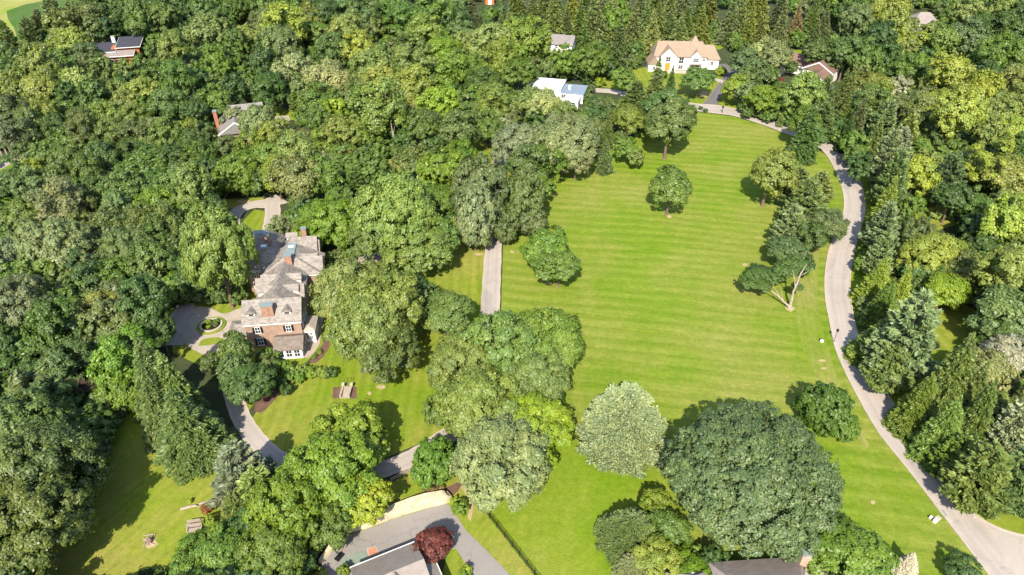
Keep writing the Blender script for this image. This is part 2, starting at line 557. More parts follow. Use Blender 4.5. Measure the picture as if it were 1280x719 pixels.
sheet("garden_lawn", GARDEN, 0.02, M_LAWN)
WEST = [(180, 508), (215, 500), (262, 530), (300, 570), (310, 640), (310, 800), (20, 860), (40, 719), (60, 640), (70, 570), (110, 520), (150, 505)]
sheet("west_lawn", WEST, 0.02, M_DRYLAWN, 0.5)
sheet("court_lawn", [(205, 360), (290, 300), (330, 285), (400, 300), (404, 350), (398, 400), (404, 430), (380, 455), (330, 490), (305, 525), (270, 470), (215, 440)], 0.012, M_LAWN, 0.5)
ribbon_px("dry_verge", [(1020, 292), (1013, 318), (1009, 345), (1008, 375), (1012, 408), (1022, 443), (1037, 478), (1058, 520), (1085, 560)], [2.0, 4.5, 5.0, 5.0, 5.5, 5.5, 4.0, 3.0, 1.0], 0.035, M_VERGE, 50)
sheet("slope_lawn", [(480, 610), (515, 588), (545, 600), (575, 590), (592, 625), (630, 672), (668, 719), (720, 800), (600, 800), (560, 690), (440, 668)], 0.03, M_DRYLAWN)
sheet("island_lawn", [(552, 719), (560, 690), (570, 684), (582, 700), (578, 730), (560, 770), (545, 760)], 0.06, M_LAWN)
sheet("verge_lawn", [(1052, 195), (1075, 230), (1082, 260), (1068, 320), (1062, 350), (1067, 402), (1077, 432), (1110, 495), (1137, 540), (1187, 600), (1222, 646), (1260, 665), (1320, 676), (1500, 640), (1300, 520), (1190, 440), (1150, 300), (1100, 200), (1070, 185)], 0.015, M_NEARLAWN)
sheet("clearing_lawn", [(1165, 376), (1200, 376), (1235, 395), (1245, 440), (1220, 470), (1178, 460), (1160, 420)], 0.03, M_LAWN, 0.5)
sheet("hollow_lawn", [(1140, 252), (1165, 246), (1190, 262), (1196, 282), (1160, 290), (1142, 278)], 0.03, M_DRYLAWN, 0.5)
sheet("tan_house_lawn", [(745, 108), (770, 92), (806, 84), (850, 88), (888, 92), (912, 100), (905, 116), (880, 132), (840, 126), (790, 114)], 0.02, M_LAWN, 0.3)
sheet("back_lawn", [(826, 62), (900, 62), (918, 52), (890, 48), (830, 50)], 0.02, M_NEARLAWN)
sheet("drive_side_lawn", [(897, 131), (903, 116), (918, 122), (945, 140), (920, 136)], 0.02, M_LAWN)
sheet("brown_house_lawn", [(985, 72), (1015, 72), (1018, 64), (988, 62)], 0.02, M_NEARLAWN)
sheet("grey_house_lawn", [(320, 140), (328, 132), (350, 133), (368, 140), (368, 150), (335, 150)], 0.02, M_NEARLAWN)
sheet("loop_lawn", [(299, 296), (305, 275), (318, 262), (330, 264), (336, 282), (330, 300), (312, 310)], 0.03, M_LAWN)
sheet("loop_verge", [(275, 250), (300, 248), (330, 247), (328, 252), (300, 258), (285, 262)], 0.02, M_DRYLAWN)
sheet("wood_glade", [(472, 215), (480, 200), (498, 196), (508, 205), (500, 222), (480, 224)], 0.02, M_DRYLAWN, 0.3)
sheet("drive_glade", [(590, 176), (600, 174), (620, 185), (632, 200), (640, 222), (632, 235), (612, 215), (592, 195)], 0.02, M_LAWN, 0.3)
sheet("far_glade", [(1150, 24), (1158, 14), (1168, 18), (1166, 26)], 0.02, M_NEARLAWN)
sheet("pine_glade", [(690, 70), (735, 46), (750, 56), (735, 80), (712, 80)], 0.02, M_NEARLAWN)
sheet("ripe_field", [(-120, 60), (-60, -60), (60, -130), (220, -120), (180, 30), (60, 75)], 0.02, M_FIELDY)
sheet("crop_field", [(8, 14), (30, 6), (60, 0), (150, -22), (150, 5), (100, 30), (80, 55), (22, 50), (18, 36), (10, 24)], 0.04, M_FIELDG)
sheet("left_edge_lawn", [(-10, 214), (10, 206), (30, 198), (44, 208), (30, 216), (5, 222)], 0.02, M_NEARLAWN)

# main road
RL = [(972, 163), (1000, 174), (1020, 183), (1033, 194), (1045, 215), (1053, 237), (1055, 262), (1047, 288), (1037, 310), (1033, 330), (1031, 350), (1032, 375), (1037, 402), (1043, 432), (1054, 460), (1070, 492), (1097, 539), (1135, 587), (1167, 629), (1200, 672), (1236, 719), (1282, 780)]
RR = [(980, 150), (1010, 158), (1036, 172), (1054, 193), (1066, 212), (1076, 230), (1081, 250), (1080, 268), (1075, 288), (1067, 318), (1063, 342), (1062, 362), (1064, 380), (1068, 405), (1077, 432), (1095, 465), (1111, 495), (1137, 540), (1167, 572), (1188, 602), (1207, 629), (1245, 668)]
RL2, RR2 = strip("road", RL, RR, 0.09, M_ROAD, 150)
sheet("road_mouth", [(1198, 669), (1207, 629), (1222, 646), (1240, 657), (1260, 665), (1285, 671), (1330, 676), (1400, 700), (1380, 800), (1282, 782), (1236, 719)], 0.086, M_ROAD)
strip("upper_road", [(800, 128), (830, 134), (866, 138.5), (889, 141.5), (918, 145.5), (948, 154.5), (974, 164)], [(800, 119), (830, 124), (874, 130), (899, 132), (938, 140), (969, 149), (982, 151.5)], 0.085, M_ROAD, 50)
ribbon_px("upper_lane", [(728, 111), (745, 113), (768, 115), (800, 123)], 5.0, 0.083, M_ROAD, 24)
ribbon_px("dark_driveway", [(886, 133), (893, 122), (903, 108), (914, 97), (912, 88), (903, 80)], [5.5, 4.5, 4.5, 7, 8, 6], 0.075, M_DARKDRIVE, 30)
ribbon_px("driveway_apron", [(891, 99), (902, 102), (910, 106)], 3.2, 0.10, M_DRIVE, 10)
ribbon_px("side_driveway", [(1044, 190), (1050, 180), (1058, 172)], 4.0, 0.07, M_DARKDRIVE, 12)
ribbon_px("left_edge_lane", [(-8, 212), (8, 204), (20, 198), (28, 194)], 4.5, 0.07, M_ROAD, 14)
ribbon_px("main_driveway", [(622, 196), (623, 205), (621, 250), (617, 305), (614, 360), (612, 402), (607, 450), (596, 500), (575, 532), (553, 549), (520, 570), (490, 583), (450, 594), (410, 596), (375, 589), (345, 573), (322, 552), (303, 525), (293, 498), (285, 470), (272, 440)], [3.6, 4.3, 4.6, 4.6, 4.4, 4.2, 4.0, 4.0, 4.0, 3.8, 3.6, 3.6, 3.8], 0.075, M_DRIVE, 160)
ribbon_px("north_loop_drive", [(352, 248), (335, 254), (318, 256), (300, 262), (290, 275), (292, 290)], [8, 6, 4.5, 4.5, 4.5, 4.5], 0.07, M_DRIVE, 30)
ribbon_px("north_loop_branch", [(340, 254), (341, 268), (338, 285), (333, 300)], 4.5, 0.072, M_DRIVE, 20)
ribbon_px("court_lane", [(232, 380), (226, 400), (222, 418), (214, 432)], [4, 6, 6, 5], 0.068, M_DRIVE, 20)
sheet("gravel_court", [(228, 402), (236, 388), (256, 384), (280, 392), (310, 384), (322, 400), (318, 430), (300, 436), (282, 448), (262, 446), (240, 436), (226, 426), (222, 412)], 0.07, M_GRAVEL, 0.2, 60)
sheet("court_grass", [(248, 433), (253, 425), (272, 422), (280, 426), (268, 431)], 0.095, M_NEARLAWN, 0, 20)
sheet("service_court", [(396, 719), (404, 703), (420, 680), (432, 671), (458, 662), (495, 648), (530, 637), (557, 630), (562, 632), (583, 664), (612, 692), (640, 722), (700, 800), (600, 800), (572, 730), (580, 702), (570, 686), (545, 690), (500, 760), (390, 780)], 0.07, M_COURT)
sheet("patio", [(372, 446), (376, 432), (388, 412), (396, 390), (404, 396), (402, 412), (400, 430), (392, 442), (385, 448)], 0.07, M_PAVING)
sheet("rear_terrace", [(424, 326), (450, 318), (490, 312), (505, 318), (470, 328), (440, 332)], 0.06, M_PAVING)
sheet("terrace_bed", [(402, 342), (424, 330), (445, 326), (440, 336), (414, 340)], 0.045, M_MULCH)
sheet("mulch_bed", [(386, 452), (398, 443), (404, 428), (409, 424), (412, 432), (404, 446), (394, 454)], 0.06, M_MULCH, 0, 24)
sheet("mulch_bed", [(318, 514), (322, 496), (340, 484), (358, 470), (366, 474), (352, 490), (336, 508), (326, 516)], 0.06, M_MULCH, 0, 30)
sheet("mulch_bed", [(415.5, 498), (416.5, 484), (425, 484), (424.5, 498.5)], 0.06, M_MULCH)
sheet("mulch_bed", [(437, 498.5), (437.5, 484), (446, 484), (445.5, 499)], 0.06, M_MULCH)
sheet("mulch_bed", [(526, 622), (530, 610), (548, 612), (562, 608), (575, 602), (578, 606), (562, 622)], 0.065, M_MULCH, 0, 20)
sheet("gravel_strip", [(572, 602), (578, 612), (586, 626), (585, 648), (588, 652), (591, 640), (592, 626), (584, 610), (577, 600)], 0.05, M_EARTH)
sheet("planting_bed", [(576, 719), (580, 704), (586, 702), (583, 719), (590, 735), (576, 740)], 0.09, M_EARTH, 0, 20)
# worn spots of bare soil
for (x, y, wx, wy) in [(1028, 451, 5, 1.6), (1030, 460.5, 4.5, 1.5), (931, 331, 3, 2), (476, 484, 6, 3.5), (685, 354, 4, 2), (836, 271, 3.5, 2), (988, 386, 6, 3.5), (462, 492, 2.5, 2.5), (577, 412, 7, 3.5), (770, 577, 22, 4), (1178, 380, 7, 3),
                       (1091, 628, 3, 3), (188, 680, 9, 6), (759, 211, 4, 1.5), (598, 318, 6, 2), (1012, 302, 6, 3), (640, 315, 3, 1.5), (1228, 432, 8, 4), (1047, 170, 5, 9), (880, 118, 6, 4), (1134, 279, 6, 6), (304, 252, 9, 2.5)]:
    n = 14
    ph = random.uniform(0, 6)
    sheet("bare_earth", [(x + wx * math.cos(2 * math.pi * k / n) * random.uniform(0.75, 1.15), y + wy * math.sin(2 * math.pi * k / n) * random.uniform(0.75, 1.15)) for k in range(n)][::-1], 0.055, M_EARTH, 0, 40)
# basketball paint
sheet("green_court_marking", [(421, 712), (430, 698), (444, 691), (457, 688), (460, 699), (440, 711)], 0.08, M_GREENPAINT)
sheet("pale_court_marking", [(458, 686), (470.2, 682.2), (473.4, 692), (461.4, 698)], 0.085, M_PAVING)
sheet("orange_court_marking", [(460, 687), (469, 684), (472, 691), (462.5, 696.5)], 0.092, M_ORANGEPAINT)


def kerb(name, C, wd=0.32, ht=0.13, z0=0.02):
    mb = MB()
    n = len(C)
    vs, fs = [], []
    for i, c in enumerate(C):
        d = (C[min(i + 1, n - 1)] - C[max(i - 1, 0)]).normalized()
        s = Vector((-d.y, d.x, 0)) * wd / 2
        a, b = c + s, c - s
        vs += [(a.x, a.y, z0), (a.x, a.y, z0 + ht + 0.06), (b.x, b.y, z0 + ht + 0.06), (b.x, b.y, z0)]
    for i in range(n - 1):
        for k in range(4):
            fs.append((4 * i + k, 4 * i + (k + 1) % 4, 4 * i + 4 + (k + 1) % 4, 4 * i + 4 + k))
    mb.add(vs, fs)
    o = mb.build(name, M_KERB)
    o["kind"] = "structure"


kerb("kerb", [p for p in RL2 if p.y < 260])
kerb("kerb", cr_resample([P(*q) for q in [(1054, 193), (1066, 212), (1076, 230), (1081, 250), (1080, 268), (1075, 288), (1067, 318), (1063, 342), (1062, 362), (1064, 380), (1068, 405), (1077, 432), (1095, 465), (1111, 495), (1137, 540), (1167, 572), (1188, 602), (1207, 629), (1222, 646), (1240, 657), (1260, 665), (1285, 671), (1330, 677)]], 160))

# ------------------------------------------------------------------ trees: prototypes (unit crown radius)


def unit(a):
    return a / np.maximum(np.linalg.norm(a, axis=-1, keepdims=True), 1e-9)


def cards_mesh(name, pos, long, wide, a, b, mat, clump=None, tint=None):
    """one kite-shaped leaf spray per point; a, b half length / half width"""
    n = len(pos)
    a = np.broadcast_to(np.asarray(a, float), (n,))[:, None]
    b = np.broadcast_to(np.asarray(b, float), (n,))[:, None]
    V = np.empty((n, 4, 3), np.float32)
    V[:, 0] = pos - long * a
    V[:, 1] = pos - long * a * 0.1 + wide * b
    V[:, 2] = pos + long * a
    V[:, 3] = pos - long * a * 0.1 - wide * b
    me = bpy.data.meshes.new(name)
    me.vertices.add(4 * n)
    me.vertices.foreach_set("co", V.reshape(-1))
    me.loops.add(4 * n)
    me.loops.foreach_set("vertex_index", np.arange(4 * n, dtype=np.int32))
    me.polygons.add(n)
    me.polygons.foreach_set("loop_start", np.arange(0, 4 * n, 4, dtype=np.int32))
    me.polygons.foreach_set("loop_total", np.full(n, 4, np.int32))
    me.materials.append(mat)
    if clump is not None:
        at = me.attributes.new("clump", 'FLOAT', 'FACE')
        at.data.foreach_set("value", np.asarray(clump, np.float32))
    if tint is not None:
        at = me.attributes.new("tint", 'FLOAT_COLOR', 'FACE')
        at.data.foreach_set("color", np.concatenate([tint, np.ones((n, 1))], 1).astype(np.float32).reshape(-1))
    me.update(calc_edges=True)
    return me


def frame_from_normal(nrm, rng):
    r = rng.normal(size=nrm.shape)
    t = unit(np.cross(nrm, r))
    return t, np.cross(nrm, t)


def broad_points(rng, Ht, nclump, nsub, nleaf, leaf, zc=0.60, rzf=0.40, lump=0.2, lowcut=-0.45, rough=0.30, inner=0.06, shell=0.55, flat=0.82, stray=0.07):
    C = np.array([0, 0, Ht * zc])
    rz = Ht * rzf
    # clump centres on an uneven envelope
    k = np.arange(nclump) + 0.5
    zz = 1 - (1 - lowcut) * k / nclump
    az = k * 2.399963 + rng.uniform(0, 6.3)
    zz = np.clip(zz + rng.normal(0, 0.10, nclump), lowcut, 1)
    az = az + rng.normal(0, 0.22, nclump)
    s = np.sqrt(np.maximum(0, 1 - zz ** 2))
    d = np.stack([s * np.cos(az), s * np.sin(az), zz], 1)
    lobes = unit(rng.normal(size=(5, 3)))
    la = rng.uniform(-1, 1, 5)
    env = 1 + lump * np.sum(la[None] * np.maximum(0, d @ lobes.T) ** 2, 1) + rng.normal(0, 0.05, nclump)
    rc = rng.uniform(0.24, 0.40, nclump) * (14.0 / nclump) ** 0.33 * 1.12
    rad = env - rc * 0.85
    cc = C + d * rad[:, None] * np.array([1, 1, rz])
    # inner clumps fill the middle
    ni = max(3, nclump // 4)
    ci = C + unit(rng.normal(size=(ni, 3))) * rng.uniform(0.1, 0.5, (ni, 1)) * np.array([1, 1, rz])
    cc = np.concatenate([cc, ci])
    rc = np.concatenate([rc, rng.uniform(0.3, 0.42, ni)])
    n_c = len(cc)
    outd = unit((cc - C) / np.array([1, 1, rz]))
    # sub puffs
    ps, pr, pc, pd = [], [], [], []
    for i in range(n_c):
        dd = unit(rng.normal(size=(nsub * 3, 3)) + outd[i] * 0.9 + np.array([0, 0, 0.6]))[:nsub]
        r = rc[i] * rng.uniform(0.60, 1.08, (nsub, 1))
        ps.append(cc[i] + dd * r * np.array([1, 1, flat]))
        pr.append(rc[i] * rng.uniform(0.24, 0.44, nsub))
        pc.append(np.full(nsub, i))
        pd.append(dd)
    ps, pr, pc, pd = map(np.concatenate, (ps, pr, pc, pd))
    wgt = pr ** 2
    idx = rng.choice(len(ps), nleaf, p=wgt / wgt.sum())
    dl = unit(rng.normal(size=(nleaf, 3)) + pd[idx] * 0.8 + np.array([0, 0, 0.35]))
    pos = ps[idx] + dl * (pr[idx] * rng.uniform(shell, 1.08, nleaf))[:, None] * np.array([1, 1, 0.8 if flat > 0.7 else 0.5])
    ns_ = int(nleaf * stray)          # sprays that reach past the clump
    pos[:ns_] = ps[idx[:ns_]] + dl[:ns_] * (pr[idx[:ns_]] * rng.uniform(1.0, 1.9, ns_))[:, None]
    nrm = unit(dl * 0.55 + pd[idx] * 0.3 + outd[pc[idx]] * 0.15 + np.array([0, 0, 0.25]) + rng.normal(size=(nleaf, 3)) * rough)
    nin = int(nleaf * inner)
    if nin:
        q = unit(rng.normal(size=(nin, 3))) * rng.uniform(0.2, 0.8, (nin, 1)) ** 0.6 * np.array([1, 1, rz]) * 0.85
        q[:, 2] = np.maximum(q[:, 2], lowcut * rz * 0.9)
        pos = np.concatenate([pos, C + q])
        nrm = np.concatenate([nrm, unit(rng.normal(size=(nin, 3)) + np.array([0, 0, 0.6]))])
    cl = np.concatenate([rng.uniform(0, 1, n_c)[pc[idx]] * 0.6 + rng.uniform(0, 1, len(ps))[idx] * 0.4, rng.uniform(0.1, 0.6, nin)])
    t, b = frame_from_normal(nrm, rng)
    sz = leaf * rng.uniform(0.65, 1.35, len(pos))
    return pos, t, b, sz, sz * 0.62, cl, cc


def trunk_mesh(name, Ht, cc, rng, rbase=0.055, nlimb=9, top=0.62, mat=None, n=7, lean=0.03):
    mb = MB()
    top_p = Vector((rng.normal(0, lean), rng.normal(0, lean), Ht * top))
    pts = [Vector((0, 0, -0.02)), Vector((0, 0, 0.03 * Ht)), Vector((rng.normal(0, lean * .4), rng.normal(0, lean * .4), Ht * 0.25)), top_p]
    mb.tube(pts, [rbase * 1.7, rbase * 1.1, rbase * 0.85, rbase * 0.35], n)
    if cc is not None:
        order = rng.permutation(len(cc))[:nlimb]
        for i in order:
            e = Vector(cc[i])
            z0 = min(max(0.2 * Ht, e.z * rng.uniform(0.45, 0.7)), Ht * top * 0.9)
            s = Vector((0, 0, z0)) + (top_p - Vector((0, 0, top_p.z))) * (z0 / top_p.z)
            m = s.lerp(e, 0.5) + Vector((rng.normal(0, .05), rng.normal(0, .05), 0.06))
            mb.tube([s, m, e], [rbase * 0.5, rbase * 0.3, rbase * 0.1], 5)
    me = bpy.data.meshes.new(name)
    me.from_pydata(mb.v, [], mb.f)
    me.materials.append(mat or M_BARK)
    me.update()
    return me


PROTO = {}


def add_proto(key, crown, trunk, Ht):
    PROTO.setdefault(key, []).append((crown, trunk, Ht))


for sd in range(9):                                   # ordinary broadleaf crowns
    r = np.random.default_rng(100 + sd)
    Ht = 2.15
    p = broad_points(r, Ht, int(r.integers(15, 24)) if sd < 4 else int(r.integers(34, 46)), 12 if sd < 4 else 8, 27000, 0.046, lump=(0.28, 0.4)[sd % 2], flat=(0.82, 0.5, 0.7)[sd % 3], stray=0.15)
    add_proto('d', cards_mesh("crown", *p[:5], M_LEAF, p[5]), trunk_mesh("trunk", Ht, p[6], r), Ht)
for sd in range(6):                                   # taller woodland crowns
    r = np.random.default_rng(200 + sd)
    Ht = 3.0
    p = broad_points(r, Ht, int(r.integers(20, 28)) if sd < 3 else int(r.integers(38, 50)), 10 if sd < 3 else 7, 27000, 0.047, zc=(0.62, 0.58)[sd % 2], rzf=(0.37, 0.41)[sd % 2], lump=(0.3, 0.45)[sd % 2], flat=(0.8, 0.5)[sd % 2], stray=0.15)
    add_proto('t', cards_mesh("crown", *p[:5], M_LEAF, p[5]), trunk_mesh("trunk", Ht, p[6], r), Ht)
for sd in range(5):                                   # large close crowns, finer leaves
    r = np.random.default_rng(300 + sd)
    Ht = 1.75
    p = broad_points(r, Ht, int(r.integers(42, 58)), 12, 64000, 0.029, zc=0.60, rzf=0.40, lump=0.24, rough=0.28, inner=0.04, shell=0.66, stray=0.10)
    add_proto('o', cards_mesh("crown", *p[:5], M_LEAF, p[5]), trunk_mesh("trunk", Ht, p[6], r, rbase=0.05, nlimb=16, n=10), Ht)
r = np.random.default_rng(350)
p = broad_points(r, 1.6, 250, 9, 190000, 0.017, zc=0.60, rzf=0.40, lump=0.06, rough=0.28, inner=0.02, shell=0.66)
add_proto('O', cards_mesh("crown", *p[:5], M_LEAF, p[5]), trunk_mesh("trunk", 1.6, p[6], r, rbase=0.045, nlimb=26, n=12), 1.6)
for sd in range(4):                                   # medium close crowns, open, showing limbs
    r = np.random.default_rng(400 + sd)
    Ht = 2.05
    p = broad_points(r, Ht, int(r.integers(24, 34)), 14, 30000, 0.042, zc=0.60, rzf=0.40, lump=0.45, inner=0.03)
    add_proto('m', cards_mesh("crown", *p[:5], M_LEAF, p[5]), trunk_mesh("trunk", Ht, p[6], r, nlimb=16, n=9), Ht)
for sd in range(3):                                   # dense clipped-looking crowns
    r = np.random.default_rng(500 + sd)
    Ht = 1.9
    p = broad_points(r, Ht, int(r.integers(38, 48)), 14, 26000, 0.045, zc=0.54, rzf=0.46, lump=0.05, lowcut=-0.8)
    add_proto('r', cards_mesh("crown", *p[:5], M_LEAF, p[5]), trunk_mesh("trunk", Ht, p[6], r, rbase=0.045), Ht)
for sd in range(4):                                   # shrubs
    r = np.random.default_rng(600 + sd)
    Ht = 1.5
    p = broad_points(r, Ht, 12, 8, 3500, 0.11, zc=0.48, rzf=0.50, lump=0.2, lowcut=-0.8)
    add_proto('s', cards_mesh("crown", *p[:5], M_LEAF, p[5]), trunk_mesh("trunk", Ht, p[6], r, rbase=0.05, nlimb=5, n=5), Ht)


def conifer_points(rng, Ht, levels, nbr, ncard, size, droop=0.22, up=0.0, power=0.85, gap=0.25, base=0.04, width=0.15, tuft=0.35):
    P_, L_, W_, A_, B_, K_ = [], [], [], [], [], []
    brs = []
    for i in range(levels):
        t = (i + rng.uniform(-0.3, 0.3)) / levels
        t = min(max(t, 0), 0.985)
        z0 = Ht * (base + (1 - base) * t)
        Lm = max(0.05, (1 - t) ** power)
        nb = max(4, int(nbr * (0.45 + 0.55 * (1 - t))))
        a0 = rng.uniform(0, 6.3)
        for k in range(nb):
            L = Lm * rng.uniform(0.78, 1.08)
            brs.append((z0 + rng.normal(0, 0.02), a0 + 2 * math.pi * k / nb + rng.normal(0, 0.15), L, rng.uniform(0, 1)))
    tot = sum(b[2] ** 1.4 for b in brs)
    for z0, az, L, ck in brs:
        n = max(10, int(ncard * L ** 1.4 / tot))
        s = rng.uniform(gap, 1.0, n) ** 0.8
        rad = np.array([math.cos(az), math.sin(az), 0])
        side = np.array([-math.sin(az), math.cos(az), 0])
        lat = rng.normal(0, 1, n) * width * L * (0.35 + 0.65 * np.sin(np.pi * np.clip(s, 0, 1)))
        zz = z0 + up * L * s - droop * L * s ** 2 + 0.10 * L * np.clip(s - 0.75, 0, 1) + rng.normal(0, 0.022, n) - 0.10 * np.abs(lat)
        pos = rad * (s * L)[:, None] + side * lat[:, None]
        pos[:, 2] = zz
        lg = unit(rad * 1.0 + side * (np.sign(lat) * rng.uniform(0.2, 1.0, n))[:, None] + np.array([0, 0, 1.0]) * rng.uniform(-0.25, tuft, n)[:, None] + rng.normal(0, .2, (n, 3)))
        nr = unit(np.cross(lg, rng.normal(0, 0.5, (n, 3)) + side))
        nr = np.where(nr[:, 2:3] < 0, -nr, nr)
        wd = np.cross(nr, lg)
        P_.append(pos); L_.append(lg); W_.append(wd)
        sz = size * rng.uniform(0.7, 1.3, n)
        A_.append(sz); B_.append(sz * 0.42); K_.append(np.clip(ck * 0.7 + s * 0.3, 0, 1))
    # leader
    n = 40
    pos = np.stack([rng.normal(0, .015, n), rng.normal(0, .015, n), Ht * rng.uniform(0.95, 1.0, n)], 1)
    lg = unit(rng.normal(0, .4, (n, 3)) + np.array([0, 0, 1.0]))
    P_.append(pos); L_.append(lg); W_.append(unit(np.cross(lg, rng.normal(size=(n, 3)))))
    A_.append(np.full(n, size)); B_.append(np.full(n, size * .4)); K_.append(np.full(n, 0.6))
    return [np.concatenate(x) for x in (P_, L_, W_, A_, B_, K_)]


def conifer_trunk(Ht, r=0.05):
    mb = MB().tube([(0, 0, -0.02), (0, 0, Ht * 0.5), (0, 0, Ht * 0.97)], [r, r * 0.6, r * 0.1], 7)
    me = bpy.data.meshes.new("trunk")
    me.from_pydata(mb.v, [], mb.f)
    me.materials.append(M_BARK)
    me.update()
    return me


for sd in range(4):
    r = np.random.default_rng(700 + sd)
    Ht = 2.7
    p = conifer_points(r, Ht, 20, 14, 17000, 0.075, droop=0.30, power=0.9)
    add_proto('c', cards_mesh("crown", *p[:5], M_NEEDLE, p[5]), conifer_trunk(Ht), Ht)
for sd in range(4):
    r = np.random.default_rng(800 + sd)
    Ht = 2.3
    p = conifer_points(r, Ht, 13, 10, 15000, 0.085, droop=0.02, up=0.25, power=0.62, gap=0.35, base=0.14, width=0.13, tuft=0.9)
    add_proto('p', cards_mesh("crown", *p[:5], M_NEEDLE, p[5]), conifer_trunk(Ht), Ht)
for sd in range(2):                                   # broad near pine with fine, dense sprays
    r = np.random.default_rng(900 + sd)
    Ht = 1.55
    p = conifer_points(r, Ht, 17, 24, 90000, 0.027, droop=0.12, up=0.18, power=0.50, gap=0.30, base=0.05, width=0.11, tuft=0.9)
    add_proto('q', cards_mesh("crown", *p[:5], M_NEEDLE, p[5]), conifer_trunk(Ht, 0.035), Ht)
for sd in range(2):                                   # near spruces, finer needles
    r = np.random.default_rng(950 + sd)
    Ht = 2.5
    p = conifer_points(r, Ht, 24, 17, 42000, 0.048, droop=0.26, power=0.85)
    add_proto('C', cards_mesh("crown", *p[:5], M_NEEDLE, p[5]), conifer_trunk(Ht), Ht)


def bare_branches(rng, Ht, spread=0.6, depthn=4, r0=0.05, split=3, curve=0.15):
    """trunk mesh and a branch mesh for a leafless tree"""
    tr, br = MB(), MB()

    def grow(p, d, L, r, lev, mb):
        m = p + d * L * 0.5 + Vector(rng.normal(0, curve * L * 0.4, 3))
        e = p + d * L
        mb.tube([p, m, e], [r, r * 0.8, r * 0.55], 6 if lev < 2 else 4, cap=True)
        if lev >= depthn:
            return
        for k in range(split if lev else split + 1):
            nd = (d + Vector(rng.normal(0, spread, 3)) + Vector((0, 0, 0.12))).normalized()
            grow(p.lerp(e, rng.uniform(0.6, 1.0)), nd, L * rng.uniform(0.55, 0.8), r * 0.52, lev + 1, br)
    grow(Vector((0, 0, -0.02)), Vector((0, 0, 1)), Ht * 0.38, r0, 0, tr)
    out = []
    for mb, nm in ((br, "branches"), (tr, "trunk")):
        me = bpy.data.meshes.new(nm)
        me.from_pydata(mb.v, [], mb.f)
        me.update()
        out.append(me)
    return out


for sd in range(3):
    r = np.random.default_rng(1000 + sd)
    br, tr = bare_branches(r, 2.2, r0=0.06)
    br.materials.append(M_PALEBARK); tr.materials.append(M_PALEBARK)
    add_proto('b', br, tr, 2.2)
r = np.random.default_rng(1010)
br, tr = bare_branches(r, 1.6, spread=0.85, depthn=6, r0=0.05, split=3)
br.materials.append(M_BROWNTWIG); tr.materials.append(M_BROWNTWIG)
add_proto('B', br, tr, 1.7)

# ------------------------------------------------------------------ trees: colours, words
TINT = {
    'D': ((0.040, 0.078, 0.018), "dark green"), 'M': ((0.066, 0.108, 0.022), "mid green"), 'L': ((0.140, 0.172, 0.042), "light yellow-green"),
    'B': ((0.088, 0.148, 0.014), "bright green"), 'Y': ((0.160, 0.205, 0.014), "lime green"), 'S': ((0.165, 0.185, 0.098), "pale silvery-green"),
    'O': ((0.078, 0.100, 0.034), "olive"), 'G': ((0.102, 0.140, 0.056), "grey-green"), 'P': ((0.115, 0.030, 0.026), "maroon-leaved"),
    'K': ((0.034, 0.050, 0.024), "blackish-green"), 'R': ((0.20, 0.085, 0.035), "rusty orange"), 'N': ((0.150, 0.186, 0.124), "silver-blue"),
    'W': ((0.27, 0.275, 0.22), "whitish"), 'Z': ((0.12, 0.092, 0.045), "brownish"),
}
KIND = {   # proto -> name, noun, category, group, height ratio (height / crown width), centre of the visible body
    'd': ("broadleaf_tree", "rounded tree", "tree", "broadleaf trees of the grounds and woods", 1.25, 0.60),
    't': ("broadleaf_tree", "tall woodland tree", "tree", "broadleaf trees of the grounds and woods", 1.65, 0.64),
    'o': ("broadleaf_tree", "broad many-clumped tree", "tree", "broadleaf trees of the grounds and woods", 0.80, 0.60),
    'O': ("broadleaf_tree", "broad many-clumped tree", "tree", "broadleaf trees of the grounds and woods", 0.72, 0.60),
    'm': ("broadleaf_tree", "open-crowned tree", "tree", "broadleaf trees of the grounds and woods", 1.05, 0.60),
    'r': ("broadleaf_tree", "dense dome-shaped tree", "tree", "broadleaf trees of the grounds and woods", 0.95, 0.54),
    's': ("shrub", "low shrub", "shrub", "shrubs in the beds and borders", 0.75, 0.5),
    'c': ("spruce_tree", "pointed spruce", "tree", "spruces", 2.0, 0.45),
    'C': ("spruce_tree", "pointed spruce", "tree", "spruces", 1.75, 0.45),
    'p': ("pine_tree", "feathery pine", "tree", "pines", 1.45, 0.5),
    'q': ("pine_tree", "broad bushy pine", "tree", "pines", 0.80, 0.45),
    'b': ("bare_tree", "leafless pale tree", "tree", "bare trees standing out of the woods", 1.75, 0.78),
    'B': ("bare_tree", "leafless brown twiggy tree", "tree", "bare trees standing out of the woods", 0.85, 0.5),
}
